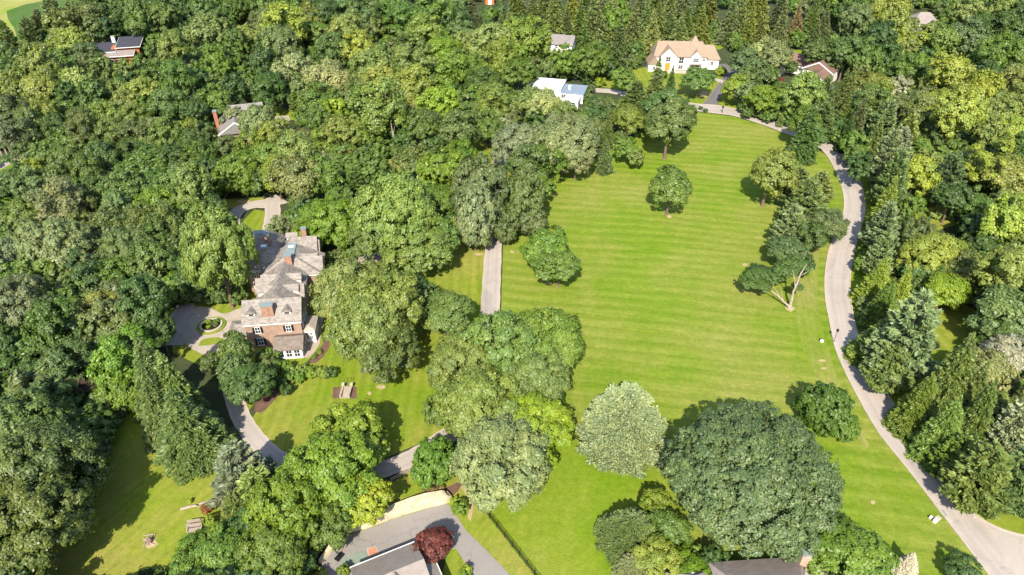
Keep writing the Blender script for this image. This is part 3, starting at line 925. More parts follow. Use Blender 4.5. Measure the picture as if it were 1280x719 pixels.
LANDMARKS = [
    ((350, 365), "the brick mansion"), ((146, 64), "the dark-roofed orange house"), ((303, 165), "the grey-roofed house among trees"),
    ((690, 118), "the white flat-roofed house"), ((698, 48), "the plain grey-roofed house"), ((858, 75), "the white tan-roofed house"),
    ((1015, 88), "the red-brown-roofed house"), ((1150, 35), "the small far dark-roofed house"), ((265, 405), "the round planted pond"),
    ((431, 490), "the garden steps"), ((985, 370), "the white-trunked tree by the road"), ((838, 240), "the lone lawn tree"),
    ((455, 690), "the basketball court"), ((960, 708), "the chimneyed house by the big oak"), ((1043, 420), "the lamp post"),
    ((245, 645), "the two wooden benches"), ((40, 20), "the crop field"), ((1225, 650), "the road junction"), ((100, 490), "the brown leafless tree"),
    ((18, 204), "the lane at the left edge"), ((616, 350), "the straight driveway"), ((612, 6), "the orange shed"), ((310, 262), "the looped drive"),
    ((1180, 410), "the sunny clearing"), ((540, 655), "the cream stone wall"), ((615, 200), "the glade on the driveway"),
    ((920, 140), "the upper road bend"), ((1065, 290), "the shaded road bend"), ((480, 210), "the little glade"), ((485, 20), "the tall dark treetops"),
    ((130, 640), "the dry sloping lawn"), ((800, 640), "the near lawn"), ((700, 540), "the short fence"), ((1200, 90), "the right-hand wood"), ((120, 280), "the big left wood"),
]


def tint_of(code):
    cs = [TINT[c][0] for c in code]
    return tuple((1.40, 1.38, 1.12)[i] * sum(c[i] for c in cs) / len(cs) for i in range(3))


EXACT = set()
TREES = []   # (px, py, wpx, kind, colour, ratio, label)


def block(ox, oy, sc_, text):
    for ln in text.strip().splitlines():
        for item in ln.split(","):
            a = item.split()
            if not a:
                continue
            TREES.append((ox + float(a[0]) / sc_, oy + float(a[1]) / sc_, float(a[2]) / sc_, a[3], a[4], float(a[5]) if len(a) > 5 else None, None))


def tree(x, y, wd, kind, col, ratio=None, label=None):
    TREES.append((x, y, wd, kind, col, ratio, label))


# upper left wood (pixel positions of crowns in 4x crops)
block(0, 0, 4, """
200 130 150 p G, 268 60 130 p G, 150 190 130 p GM, 60 250 150 p GM, 30 180 90 p GM, 420 50 170 t O, 300 130 130 t OL, 360 200 150 d L, 520 110 140 t D, 470 60 120 t D, 620 30 90 b S
690 120 140 t M, 715 200 120 t MG, 800 60 170 t M, 740 60 120 t D, 880 130 130 d DM, 1000 50 160 d M, 1040 80 110 b S, 1030 160 180 d SM, 1180 40 150 t M, 1240 200 130 d L, 1180 330 120 d MB, 1240 100 110 d O
60 350 140 t MG, 40 440 120 t L, 150 280 120 p GM, 210 370 180 t L, 120 470 160 d LM, 200 470 170 d L, 400 430 170 d L, 410 450 110 b S, 330 340 130 t M, 430 230 140 t MO, 640 370 160 d M, 760 335 160 t M, 860 240 150 t L
890 390 190 t M, 720 460 150 d L, 60 570 180 d OM, 250 590 150 d YO, 150 640 150 d MO, 420 580 60 s Y, 530 560 180 d ML, 640 500 150 d L, 660 590 160 d L, 780 640 180 d LS, 840 540 150 t M, 960 520 160 t D, 955 650 100 d YO, 1070 510 160 d DB
1000 420 120 t D, 1170 450 120 t D, 1090 310 130 t MB, 420 670 170 d MO, 90 690 160 d O, 560 680 150 d MO, 680 690 150 d OM, 850 700 150 d M, 960 720 140 d DM, 1080 640 110 d M, 470 480 120 t DM, 300 660 140 d DM, 330 480 110 t D, 590 470 120 d LM
620 90 110 t DM, 480 150 110 t OM, 20 300 110 d M, 20 520 110 d MO, 930 60 120 t D, 1110 120 120 t DM, 1180 220 110 t M
""")
# upper middle wood
block(320, 0, 4, """
50 50 130 t M, 150 150 210 d LY, 290 110 140 d OY, 50 130 150 d G, 160 30 170 t BD, 330 50 150 t D, 410 130 110 d D, 450 40 130 t D, 540 70 180 t DG, 575 150 150 d DG, 760 80 230 t BD, 690 50 150 t BD, 880 40 180 t BD, 980 100 150 d D, 1005 45 90 d SG
820 165 185 d LB, 1150 100 160 c O, 1080 70 120 c OK, 1235 70 130 c O, 1100 150 110 c OK, 1180 30 130 c O, 1040 180 130 d DG, 1230 140 100 c OM
130 240 190 d MG, 300 170 150 d M, 390 200 110 d OZ, 450 200 180 d L, 50 330 130 t D, 200 355 200 d S, 240 450 130 d GM, 380 405 210 d SL, 400 265 170 d M, 540 260 190 d LY, 590 335 190 d L, 640 420 150 d L, 550 420 100 d OZ, 100 440 120 t D
780 320 190 t ML, 700 240 90 d O, 930 250 150 d B, 1050 230 100 t L, 1180 230 190 d L, 1220 340 170 d LB, 960 390 160 d B, 1080 340 150 d MB, 860 400 130 d DM, 1120 420 150 d DM, 1180 420 110 d D
60 470 150 d D, 140 490 100 d D, 205 510 90 p LG, 310 500 180 d OB, 390 560 130 d YB, 610 570 270 d LM, 780 480 180 d L, 840 540 120 d S, 920 540 190 d YB, 1030 580 130 d M, 1190 510 190 d ML, 830 640 180 d BO, 1000 660 200 d OM, 170 630 180 d OM
430 660 200 d L, 260 700 170 b S, 700 630 150 d BD, 1150 640 160 d BD, 100 690 140 d YB, 1240 650 110 d S, 520 690 150 d LB, 470 470 140 d OM, 730 400 110 d DG, 660 160 100 d LM, 220 90 120 t M, 620 70 120 t D, 1000 310 120 d BM
880 640 140 d DO, 300 620 140 d DM, 60 250 120 t MD
""")
# dark conifer belt and the trees round the white houses
for (x, y) in [(30, 20), (90, 55), (160, 30), (230, 65), (300, 30), (370, 75), (440, 30), (500, 60), (570, 25), (640, 65), (710, 30), (780, 65), (850, 25), (920, 60), (990, 20), (1180, 30), (1250, 60), (660, 130), (730, 140), (800, 130), (870, 120), (940, 120), (600, 150), (430, 120), (500, 130), (270, 120), (200, 110), (350, 130), (700, 180), (840, 170), (1080, 120), (1150, 90)]:
    TREES.append((640 + (x + random.uniform(-12, 12)) / 4, (y + random.uniform(-8, 8)) / 4, random.uniform(125, 155) / 4, 'c', random.choice(['O', 'OM', 'OL', 'OG']), 1.65, None))
block(640, 0, 4, """
90 220 190 d BL, 20 170 130 d LB, 238 226 56 d D, 340 230 110 c D, 430 270 130 d MD, 400 320 150 d BM, 530 250 140 c DO, 520 120 130 d B, 485 165 55 c Z, 650 285 165 C K 1.0
120 320 180 d BL, 30 370 150 d MB, 190 370 190 d DK, 330 400 130 d DG, 440 408 58 s Y, 480 350 80 d D, 20 290 120 d B, 280 310 120 d BM
750 340 70 d M, 828 334 30 s B, 925 325 60 c YO, 935 390 140 d M, 1062 230 145 d DB, 1020 325 46 c D, 1045 355 62 s YB, 1185 170 110 c LM, 1255 265 130 d LS, 1170 320 140 d DG, 1110 440 120 d BY, 1180 480 110 d G, 1250 490 140 d BY
40 520 150 d LM, 180 505 180 d LM, 420 530 210 d BY, 575 590 165 d LB, 620 480 140 p MO, 710 450 160 c MO, 790 420 100 c MD, 760 570 190 m DM, 485 660 95 c OD, 860 560 110 d DM, 690 560 140 d M, 80 440 120 d BM
943 541 22 s D, 968 551 27 s D, 1240 180 120 c O, 1240 370 100 d DG, 560 400 110 d MB, 340 330 100 d DM, 745 370 60 s DM
""")
tree(652, 178, 62, 'o', 'SO', 0.95)
tree(705, 175, 76, 'o', 'SO', 1.0)
tree(682, 152, 66, 'o', 'SO', 1.0)
tree(720, 197, 50, 'o', 'SO', 1.0)
tree(655, 206, 46, 'd', 'OM')
tree(836, 158, 62, 'm', 'MO', 1.2)
# upper right wood
block(960, 0, 4, """
60 60 120 c OK, 150 110 100 c Z, 280 130 110 c O, 240 190 110 c OD, 230 60 110 c OM, 60 160 120 c O, 350 30 120 t B, 40 290 150 d LS, 250 240 140 t DG, 440 110 160 d DG, 380 40 120 t D, 400 240 160 t DM, 560 170 140 t D, 470 60 140 t M, 600 60 160 t L, 640 140 130 t L
780 230 150 d YL, 870 110 150 t L, 900 180 150 t ML, 1000 50 170 t L, 1090 90 160 t DM, 1000 200 180 d DG, 1180 150 170 t D, 1250 50 130 t D, 1150 270 190 d DB, 1090 360 110 d D, 1240 330 130 d DM, 1180 40 130 t LM, 1250 220 120 t D
480 290 170 d M, 520 340 110 p M, 680 350 160 d DB, 600 290 110 t D, 340 300 100 t DG, 460 440 140 p LG, 520 430 160 d L, 650 440 110 d SW, 400 470 120 c O, 700 250 90 t L, 660 210 110 d YL
930 350 200 t LY, 1070 450 220 t LY, 870 520 190 d LY, 950 600 210 t LY, 1230 410 170 t L, 820 440 130 d L, 760 400 110 d DM, 1210 660 150 d LY, 1220 540 150 t ML, 560 500 180 d OY, 480 540 150 d OM, 570 640 180 p GNM, 740 600 180 d LM
440 620 120 c O, 1080 640 160 t L, 690 690 160 p LM, 860 680 150 d M, 1140 560 140 t LM, 1000 500 160 t L, 780 500 120 d O, 640 540 130 d O, 380 560 100 c OM, 400 660 110 c D
140 440 130 d LM, 200 500 170 t LB, 290 520 130 p MG, 190 600 150 t MB, 270 620 140 p MO, 190 670 160 c MD, 120 340 60 d DM, 65 590 50 c G, 60 420 110 d MO, 55 400 50 s P, 100 540 110 d BM
""")
block(860, 90, 5.1375, """
300 115 125 d B, 385 140 105 d G, 520 155 190 r YB, 1060 230 140 d OM, 1040 330 110 c D, 1130 330 150 p GM, 960 300 90 d OM, 820 420 170 d DM
""")
# left wood, middle band
block(0, 180, 4, """
70 180 150 t GD, 30 270 120 d D, 170 140 120 d LY, 290 180 180 d M, 420 120 190 d M, 530 70 170 d M, 720 110 210 d DB, 660 40 150 d DM, 850 100 180 d DM, 990 60 190 d DB, 1040 140 130 t D, 620 230 210 d M, 470 230 160 d M, 330 90 150 d MO, 220 60 130 d M, 130 60 120 d MO
180 240 170 d OM, 300 320 210 d SO, 120 350 170 d LM, 30 370 130 d M, 960 220 200 t MG, 1060 330 140 d D, 860 260 160 d M, 780 300 190 d MB, 590 320 180 d OM, 700 400 180 d MO, 540 420 190 d OM, 850 430 190 d MO, 420 330 150 d OM
285 520 320 o SG 1.0, 200 630 190 d MB, 40 560 160 d SD, 450 640 180 t D, 640 560 230 o MO 1.0, 770 620 210 d M, 900 510 130 d DO, 560 690 150 d MB, 850 570 130 b S, 840 650 110 b S, 130 470 150 d MG, 960 430 120 d D, 120 580 110 b S
1190 160 210 r BM, 1095 590 320 o YLM 1.5, 10 640 130 d SO, 940 640 150 t D, 1060 60 120 d D, 750 200 150 d DM, 400 430 140 d OM
""")
# trees behind and beside the mansion
block(320, 180, 4, """
60 60 160 d BM, 100 150 190 d YO, 215 60 120 b S, 330 40 130 b S, 220 190 230 d OL, 330 190 200 d MB, 40 190 130 d M, 420 80 150 d M, 420 200 120 d DM, 590 110 130 d M, 500 220 140 p M, 475 65 70 d P, 790 80 190 d OM, 880 40 130 d DM
940 160 270 r B 1.0, 1050 80 140 d B, 890 290 190 d DB, 320 360 230 o B 1.0, 400 430 260 o B 0.9, 280 450 180 o BY 1.0, 120 400 80 d SO, 470 330 110 d MO
1110 250 290 r O 1.5, 1090 380 240 r OS 1.4, 1240 420 150 r O 1.2, 1000 420 90 d LY
""")
block(640, 180, 4, """
140 90 180 d BM, 135 200 150 d BM, 470 60 100 c OD, 560 30 110 d BM, 615 75 85 d LM, 60 300 230 r OM 1.35, 100 380 150 r O 1.3, 170 530 280 m BM 0.95, 230 600 270 m M 0.85, 790 225 225 m M 1.1
""")
tree(963, 214, 66, 'm', 'YO', 1.25)
# roadside pines on the lawn, and the wood right of the road
block(960, 180, 4, """
140 200 180 p G, 270 200 150 p G, 190 300 220 p G, 310 390 170 d OD, 110 410 190 p G, 90 530 220 m DG 0.9, -20 640 150 m D 0.8, 170 600 120 m D 1.0, 220 470 140 d OD
740 170 190 d LY, 790 110 130 d L, 720 320 110 d MB, 900 170 210 p GD, 930 250 160 t D
1120 80 230 t LY, 1200 170 200 t L, 1060 310 150 t M, 1190 440 240 d LY, 860 530 290 o OY 0.95, 740 470 160 d MO, 960 620 190 d LO, 1230 640 200 d GD, 860 340 90 s L, 460 120 110 t D, 430 60 100 d M, 1030 100 160 t LM, 980 340 110 d D, 1090 560 120 d DM
1250 540 130 t LM, 820 220 110 d LM, 1180 300 130 t L, 700 420 110 d DM, 680 560 130 c OL
""")
# left foreground
block(0, 360, 4, """
110 120 280 o MS 1.0, 250 240 230 d M, 50 300 190 d MD, 290 390 230 d MG, 480 90 210 m LO 1.2, 590 190 240 m OL 1.1, 740 110 220 t D, 800 220 150 t D, 600 380 250 d B, 620 510 180 d B, 520 590 130 d GM, 60 660 190 d OM, 230 660 120 d DM
20 460 140 b S, 90 520 140 b S, 350 340 130 d D, 460 380 130 d D, 160 430 170 d MD, 330 60 140 d MO, 680 300 120 d BM
1200 220 280 m OS 1.1, 1060 380 100 d OM, 1180 330 240 m OM 1.0, 1240 470 250 o MD 0.9, 1180 420 160 d MO
""")
tree(40, 600, 120, 'o', 'OM', 1.05)
tree(20, 540, 110, 'o', 'M', 1.0)
tree(52, 562, 62, 'd', 'DM')
tree(45, 660, 120, 'o', 'OM', 0.95)
tree(10, 705, 90, 'd', 'M')
tree(58, 625, 60, 'd', 'MO')
# garden trees
tree(497, 262, 104, 'o', 'LB', 1.2)
tree(474, 300, 62, 'o', 'LM', 1.0)
tree(522, 308, 74, 'o', 'LM', 1.0)
tree(548, 302, 52, 'm', 'M', 1.1)
tree(440, 372, 92, 'o', 'LMS', 1.15)
tree(478, 378, 96, 'o', 'LM', 1.15)
tree(462, 412, 92, 'o', 'LMG', 1.1)
tree(484, 440, 74, 'd', 'OM', 1.0)
tree(424, 408, 58, 'd', 'BY')
tree(557, 388, 72, 'm', 'MO', 0.9)
tree(524, 370, 50, 'd', 'DM')
tree(690, 425, 98, 'o', 'MB', 1.0)
tree(630, 438, 100, 'o', 'BG', 1.05)
tree(580, 455, 92, 'o', 'LG', 1.0)
tree(600, 505, 110, 'o', 'GBL', 0.95)
tree(668, 478, 90, 'o', 'BG', 0.95)
tree(662, 532, 108, 'o', 'BY', 0.85)
tree(624, 574, 124, 'o', 'LMS', 0.9)
tree(545, 518, 38, 'd', 'GB', 1.0)
tree(541, 579, 62, 'r', 'BD', 0.9)
tree(781, 528, 128, 'q', 'N', 0.80, "broad silver-blue needled tree on the lawn beside the big dark oak")
tree(938, 590, 209, 'O', 'DOG', 0.72, "huge dark olive oak, widest crown in the photo, on the lawn edge")
tree(1030, 511, 62, 'r', 'DB', 0.95)
tree(1058, 533, 36, 'r', 'DB', 1.0)
tree(437, 546, 88, 'r', 'BY', 0.85)
tree(415, 594, 120, 'o', 'YBB', 0.85)
tree(362, 640, 90, 'o', 'BY', 1.0)
tree(448, 622, 78, 'o', 'Y', 0.9)
tree(340, 690, 92, 'o', 'BM', 0.9)
tree(410, 655, 60, 'd', 'BO')
tree(298, 588, 88, 'p', 'GN', 1.2)
tree(325, 622, 74, 'p', 'GB', 1.2)
tree(300, 640, 52, 'p', 'GM', 1.2)
tree(272, 698, 96, 'o', 'BM', 0.9)
tree(240, 712, 46, 'd', 'MB')
tree(314, 660, 50, 'd', 'D')
tree(541, 680, 51, 'o', 'P', 0.85, "maroon-leaved maple leaning over the court drive beside the grey garage roof")
tree(787, 666, 84, 'q', 'OD', 0.65, "spreading dark olive evergreen on the near lawn in front of the oak")
tree(822, 638, 48, 'r', 'BY', 0.9)
tree(838, 664, 52, 'd', 'BM')
tree(818, 692, 52, 'd', 'YO')
tree(790, 712, 44, 'q', 'NG', 0.9)
tree(862, 690, 26, 's', 'B')
tree(864, 714, 52, 'd', 'B', 0.9)
tree(892, 700, 34, 'd', 'D')
tree(1072, 686, 104, 'm', 'BM', 0.95)
tree(1137, 703, 36, 'C', 'W', 1.4, "whitish silver spruce on the lawn beside the dark green tree")
tree(1205, 716, 40, 'd', 'D', 0.8)
tree(1030, 645, 50, 'd', 'D')
# right of the road, foreground
tree(1130, 422, 100, 'p', 'GN', 1.35)
tree(1094, 425, 60, 'C', 'OB', 1.2)
tree(1112, 455, 66, 'p', 'GM', 1.2)
tree(1152, 505, 66, 'C', 'OB', 1.5)
tree(1190, 482, 76, 'C', 'OM', 1.6)
tree(1214, 494, 60, 'C', 'MO', 1.6)
tree(1240, 455, 72, 'm', 'SL', 1.1)
tree(1262, 450, 60, 'm', 'SW', 1.1)
tree(1222, 528, 62, 'C', 'OB', 1.7)
tree(1248, 512, 58, 'd', 'ML')
tree(1264, 545, 70, 'p', 'GN', 1.4)
tree(1276, 500, 50, 'C', 'MO', 1.6)
tree(1180, 540, 70, 'C', 'OB', 1.5)
tree(1228, 590, 106, 'p', 'GB', 1.1)
tree(1264, 600, 90, 'p', 'GM', 1.1)
tree(1195, 575, 60, 'p', 'MB', 1.2)
tree(1262, 388, 76, 'd', 'GD')
tree(1270, 335, 80, 't', 'L')
tree(1180, 365, 50, 'd', 'BY', 0.9)
tree(1205, 345, 52, 'd', 'OY', 1.0)
tree(1255, 425, 50, 'd', 'DM')
tree(1176, 432, 1, 's', 'D')
# conifers given by the foot and the tip
def conifer(bx, by, wd, tipy, kind, col):
    p = P(bx, by)
    lo, hi = 1.0, 40.0
    for _ in range(40):
        m = (lo + hi) / 2
        lo, hi = (m, hi) if Q((p.x, p.y, m))[1] > tipy else (lo, m)
    zf = KIND[kind][5]
    c = Q((p.x, p.y, zf * m))
    TREES.append((c[0], c[1], wd, kind, col, m / (wd * depth((p.x, p.y, zf * m)) / F), None))
    EXACT.add(len(TREES) - 1)


for a in [(204, 512, 64, 428, 'C', 'OM'), (234, 532, 80, 424, 'C', 'MO'), (248, 566, 104, 482, 'C', 'OM'), (214, 545, 70, 460, 'C', 'MO'),
          (1094, 238, 44, 158, 'p', 'GN'), (1102, 262, 40, 192, 'p', 'MO'), (1097, 288, 40, 212, 'C', 'OY'), (1093, 318, 46, 250, 'p', 'GN'), (1088, 348, 44, 282, 'p', 'GN'), (1085, 378, 46, 318, 'C', 'OY'), (1092, 408, 48, 338, 'C', 'OB'),
          (1085, 205, 32, 130, 'c', 'MO'), (1112, 220, 40, 150, 'p', 'GN'), (1110, 400, 56, 330, 'C', 'OY')]:
    conifer(*a)
def must(*a):
    tree(*a)
    EXACT.add(len(TREES) - 1)


must(100, 490, 66, 'B', 'Z')
must(318, 152, 52, 'm', 'OSG', 1.1)
must(296, 150, 30, 'm', 'OS', 1.2)
must(344, 180, 40, 'd', 'YO')
must(322, 189, 34, 'd', 'BY')
must(285, 188, 34, 'd', 'OM')
must(302, 200, 34, 'd', 'BM')
must(378, 178, 46, 'd', 'OL')
must(398, 190, 42, 'd', 'YO')
must(370, 198, 46, 'd', 'OL')
must(382, 186, 36, 'b', 'S')
must(404, 192, 34, 'b', 'S')
must(660, 132, 38, 'd', 'LM')
must(684, 137, 36, 'd', 'LS')
must(704, 147, 34, 'd', 'LM')
must(1004, 124, 48, 'd', 'LB')
must(1052, 118, 30, 'c', 'MO', 1.8)
must(1030, 126, 34, 'p', 'MG')
must(1152, 54, 26, 'd', 'YL')
must(1136, 36, 24, 'd', 'LM')
must(1168, 40, 24, 'd', 'LM')
must(126, 88, 30, 'd', 'MO')
must(160, 90, 30, 'd', 'LM')
must(706, 78, 34, 'd', 'BM')
must(731, 56, 30, 'c', 'D', 1.8)
# hedge and garden shrubs
for (x, y, c) in [(361, 470, 'BM'), (369, 465, 'BL'), (378, 464, 'BL'), (387, 466, 'B'), (395, 464, 'BL'), (404, 466, 'BL'), (413, 465, 'D'), (375, 473, 'BM'), (350, 478, 'D'), (357, 488, 'DM')]:
    tree(x, y, 15, 's', c, 0.95)
for (x, y, wd, c) in [(399, 440, 6, 'BY'), (393, 446, 6, 'B'), (258, 635, 15, 'R'), (262, 652, 16, 'BY'), (574, 636, 17, 'B'), (579, 629, 12, 'BD'), (568, 626, 10, 'BY'), (584, 712, 14, 'BY'), (582, 720, 14, 'B'), (430, 714, 18, 'BY'), (540, 612, 14, 'Z'), (550, 609, 10, 'Z'),
                       (186, 716, 12, 'D'), (202, 718, 13, 'D'), (176, 718, 10, 'D'), (238, 626, 7, 'Y'), (342, 296, 26, 'SO'), (352, 288, 24, 'SO'), (210, 565, 12, 'G'), (222, 575, 12, 'G'), (240, 580, 10, 'G'), (205, 552, 10, 'G'), (400, 716, 16, 'YO'),
                       (843, 630, 7, 'D'), (410, 328, 10, 'MO'), (418, 322, 9, 'M')]:
    tree(x, y, wd, 's', c, 0.9)

# ------------------------------------------------------------------ trees: planting
ORD = ["", "second ", "third ", "fourth ", "fifth ", "sixth ", "seventh ", "eighth ", "ninth ", "tenth ", "eleventh ", "twelfth "]
SECT = ["right of", "behind and right of", "behind", "behind and left of", "left of", "in front and left of", "in front of", "in front and right of"]
cover = np.zeros((200, 340), bool)          # 4-pixel cells over x -40..1320, y -40..760
cy_, cx_ = np.mgrid[0:200, 0:340]
cxp, cyp = cx_ * 4 - 40 + 2, cy_ * 4 - 40 + 2
placed = []
KEEP = [(124, 50, 166, 78, 147, 84), (282, 150, 316, 182, 300, 186), (656, 103, 724, 133, 693, 138), (685, 39, 717, 66, 699, 74), (814, 54, 894, 80, 850, 92), (984, 68, 1043, 110, 1018, 116), (1144, 20, 1163, 42, 1153, 46), (608, -4, 618, 8, 612, 12),
        (312, 288, 392, 398, 350, 425), (340, 395, 398, 440, 360, 450), (326, 138, 372, 162, 350, 166)]
for ti, (x, y, wd, k, c, ratio, lab) in enumerate(TREES):
    if wd < 3:
        continue
    name, noun, cat, grp, rt, zf = KIND[k]
    rt = ratio or rt
    h = 10.0
    for _ in range(8):
        p = P(x, y, zf * h)
        W = wd * depth(p) / F
        hmax = 27 if k in 'cCpt' else (30 if ratio else 23)
        h = min(max(W * rt, 0.5), hmax)
    p = P(x, y, zf * h)
    if ti not in EXACT and k not in 'sbB' and any(p.y < P(fx, fy).y + 14 and
            ((min(max(x, x0), x1) - x) / (wd * 0.46)) ** 2 + ((min(max(y, y0), y1) - y) / (wd * 0.5 * (1.25 if k in 'tcCp' else 1))) ** 2 < 1
            for (x0, y0, x1, y1, fx, fy) in KEEP):
        continue
    placed.append([p.x, p.y, W / 2, h, k, c, x, y, lab])
    cover |= ((cxp - x) / (wd * 0.48)) ** 2 + ((cyp - y) / (wd * (0.7 if k in 'cCp' else 0.46))) ** 2 < 1

# the smallest broadleaf crowns of the far wood read as one mass
bl_ = sorted((t for t in placed if KIND[t[4]][0] == "broadleaf_tree"), key=lambda t: -t[2] / depth((t[0], t[1], 0)))
far_small = bl_[285:]
ids = {id(t) for t in far_small}
placed = [t for t in placed if id(t) not in ids]

# labels: look + rank by nearness to a landmark in one direction
groups_ = {}
for t in placed:
    if t[8]:
        continue
    lm = min(LANDMARKS, key=lambda q: math.hypot(q[0][0] - t[6], (q[0][1] - t[7]) * 1.2))
    dx, dy = t[6] - lm[0][0], lm[0][1] - t[7]
    sec = SECT[int(((math.degrees(math.atan2(dy, dx)) + 22.5) % 360) // 45)]
    size = ""
    phrase = TINT[t[5][0]][1] if len(t[5]) == 1 or t[5][0] == t[5][1] else TINT[t[5][0]][1]
    groups_.setdefault((phrase, KIND[t[4]][1], lm[1], sec), []).append((math.hypot(dx, dy), t))
for (phrase, noun, lm, sec), lst in groups_.items():
    lst.sort(key=lambda q: q[0])
    for i, (_, t) in enumerate(lst):
        if t[4] in 'bB':
            noun_ = noun
            s_ = f"{noun_} standing {sec} {lm}" if len(lst) == 1 else f"{ORD[i] or 'nearest '}{noun_} {sec} {lm}"
        elif len(lst) == 1:
            s_ = f"{phrase} {noun} {sec} {lm}"
        else:
            s_ = f"{ORD[i] or 'nearest '}{phrase} {noun} {sec} {lm}"
        t[8] = s_[0].lower() + s_[1:]

for i, (X, Y, R_, h, k, c, x, y, lab) in enumerate(placed):
    name, noun, cat, grp, rt, zf = KIND[k]
    protos = PROTO[k]
    cm, tm, Hp = protos[int(RNG.integers(len(protos)))]
    if 'mat' and k == 'c' and c == 'P':
        pass
    if c == 'P' and k == 'o':
        name = "red_maple"
    root = thing(name, lab, cat, (X, Y, 0), RNG.uniform(0, 6.28), grp)
    tilt = RNG.normal(0, 0.03, 2)
    root.rotation_euler = (tilt[0], tilt[1], root.rotation_euler[2])
    q_ = 0.06 if R_ > 7.5 else 0.16
    root.scale = (R_ * RNG.uniform(1 - q_, 1 + q_), R_ * RNG.uniform(1 - q_, 1 + q_), h / Hp * RNG.uniform(1 - q_, 1 + q_))
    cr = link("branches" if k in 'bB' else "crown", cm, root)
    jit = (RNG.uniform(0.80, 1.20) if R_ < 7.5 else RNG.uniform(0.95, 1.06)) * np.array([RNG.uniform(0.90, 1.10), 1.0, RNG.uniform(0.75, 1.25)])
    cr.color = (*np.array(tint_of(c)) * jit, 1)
    link("trunk", tm, root)

# ------------------------------------------------------------------ undergrowth: fills the gaps between the crowns of the woods
CLEAR = [
    [(395, 760), (395, 705), (430, 665), (485, 640), (478, 605), (520, 590), (570, 595), (600, 620), (680, 760)],
    [(866, 138), (960, 152), (1035, 172), (1085, 225), (1085, 270), (1070, 320), (1068, 400), (1080, 435), (1140, 535), (1210, 625), (1290, 660), (1320, 760), (660, 760), (600, 640), (560, 560), (590, 500), (600, 300), (640, 300), (690, 205), (790, 170)],
    [(320, 490), (400, 440), (400, 340), (420, 325), (540, 310), (606, 300), (640, 300), (640, 405), (600, 420), (600, 520), (480, 600), (360, 590), (300, 530)],
    [(165, 505), (200, 520), (225, 570), (270, 600), (260, 680), (210, 725), (60, 730), (100, 640), (140, 560)],
    [(310, 285), (400, 295), (405, 440), (370, 450), (310, 420)], [(215, 380), (320, 380), (320, 450), (300, 560), (270, 470), (205, 440)],
    [(275, 245), (360, 245), (345, 300), (305, 295), (280, 270)], [(740, 118), (752, 100), (772, 90), (800, 80), (820, 50), (900, 50), (925, 75), (925, 145), (860, 135)],
    [(122, 50), (168, 50), (168, 78), (122, 78)], [(272, 125), (370, 128), (370, 160), (320, 195), (272, 195)], [(650, 100), (728, 100), (728, 136), (650, 136)],
    [(680, 38), (720, 40), (720, 70), (680, 70)], [(975, 60), (1050, 62), (1055, 118), (1010, 115), (975, 100)], [(1140, 10), (1170, 10), (1170, 48), (1140, 48)],
    [(468, 196), (512, 196), (512, 222), (468, 222)], [(588, 172), (640, 172), (640, 240), (600, 210)], [(-20, 190), (35, 190), (35, 222), (-20, 222)],
    [(-60, -60), (110, -60), (95, 10), (40, 40), (20, 60), (-60, 60)], [(1165, 376), (1240, 380), (1245, 450), (1165, 465)], [(1140, 248), (1196, 248), (1196, 290), (1140, 290)], [(600, -10), (625, -10), (625, 10), (600, 10)],
    [(860, 620), (1050, 620), (1240, 730), (860, 760)], [(1085, 530), (1300, 640), (1300, 700), (1180, 640)], [(180, 600), (270, 600), (270, 700), (180, 700)],
]
clear = np.zeros_like(cover)
for poly in CLEAR:
    inside = np.zeros_like(cover)
    n = len(poly)
    for i in range(n):
        (x1, y1), (x2, y2) = poly[i], poly[(i + 1) % n]
        if y1 == y2:
            continue
        cond = ((y1 > cyp) != (y2 > cyp)) & (cxp < (x2 - x1) * (cyp - y1) / (y2 - y1) + x1)
        inside ^= cond
    clear |= inside
order = RNG.permutation(cover.size)
ux, uc = [], []
filled = cover.copy()
for q in order:
    iy, ix = divmod(int(q), cover.shape[1])
    if filled[iy, ix] or clear[iy, ix]:
        continue
    x, y = float(cxp[iy, ix]), float(cyp[iy, ix])
    W = RNG.uniform(5, 9)
    h = W * RNG.uniform(0.9, 1.3)
    p = P(x, y, h * 0.55)
    wd = W * F / depth(p)
    blob = ((cxp - x) / (wd * 0.5)) ** 2 + ((cyp - y) / (wd * 0.5)) ** 2 < 1
    if (blob & clear).any():
        W *= 0.5
        h *= 0.5
        p = P(x, y, h * 0.55)
        wd = W * F / depth(p)
        blob = ((cxp - x) / (wd * 0.5)) ** 2 + ((cyp - y) / (wd * 0.5)) ** 2 < 1
        if (blob & clear).any():
            filled[iy, ix] = True
            continue
    filled |= ((cxp - x) / (wd * 0.4)) ** 2 + ((cyp - y) / (wd * 0.4)) ** 2 < 1
    ux.append((p.x, p.y, W / 2, h))
    uc.append(np.array(tint_of(random.choice(['D', 'DM', 'M', 'MO', 'O', 'DB', 'BM']))) * RNG.uniform(0.8, 1.2))
print("crowns", len(placed), "undergrowth clumps", len(ux))
r = np.random.default_rng(5)
up = [broad_points(np.random.default_rng(60 + s), 2.0, 14, 9, 2600, 0.13, zc=0.56, rzf=0.44, lowcut=-0.7) for s in range(4)]
pp, ll, ww, aa, bb, tt = [], [], [], [], [], []
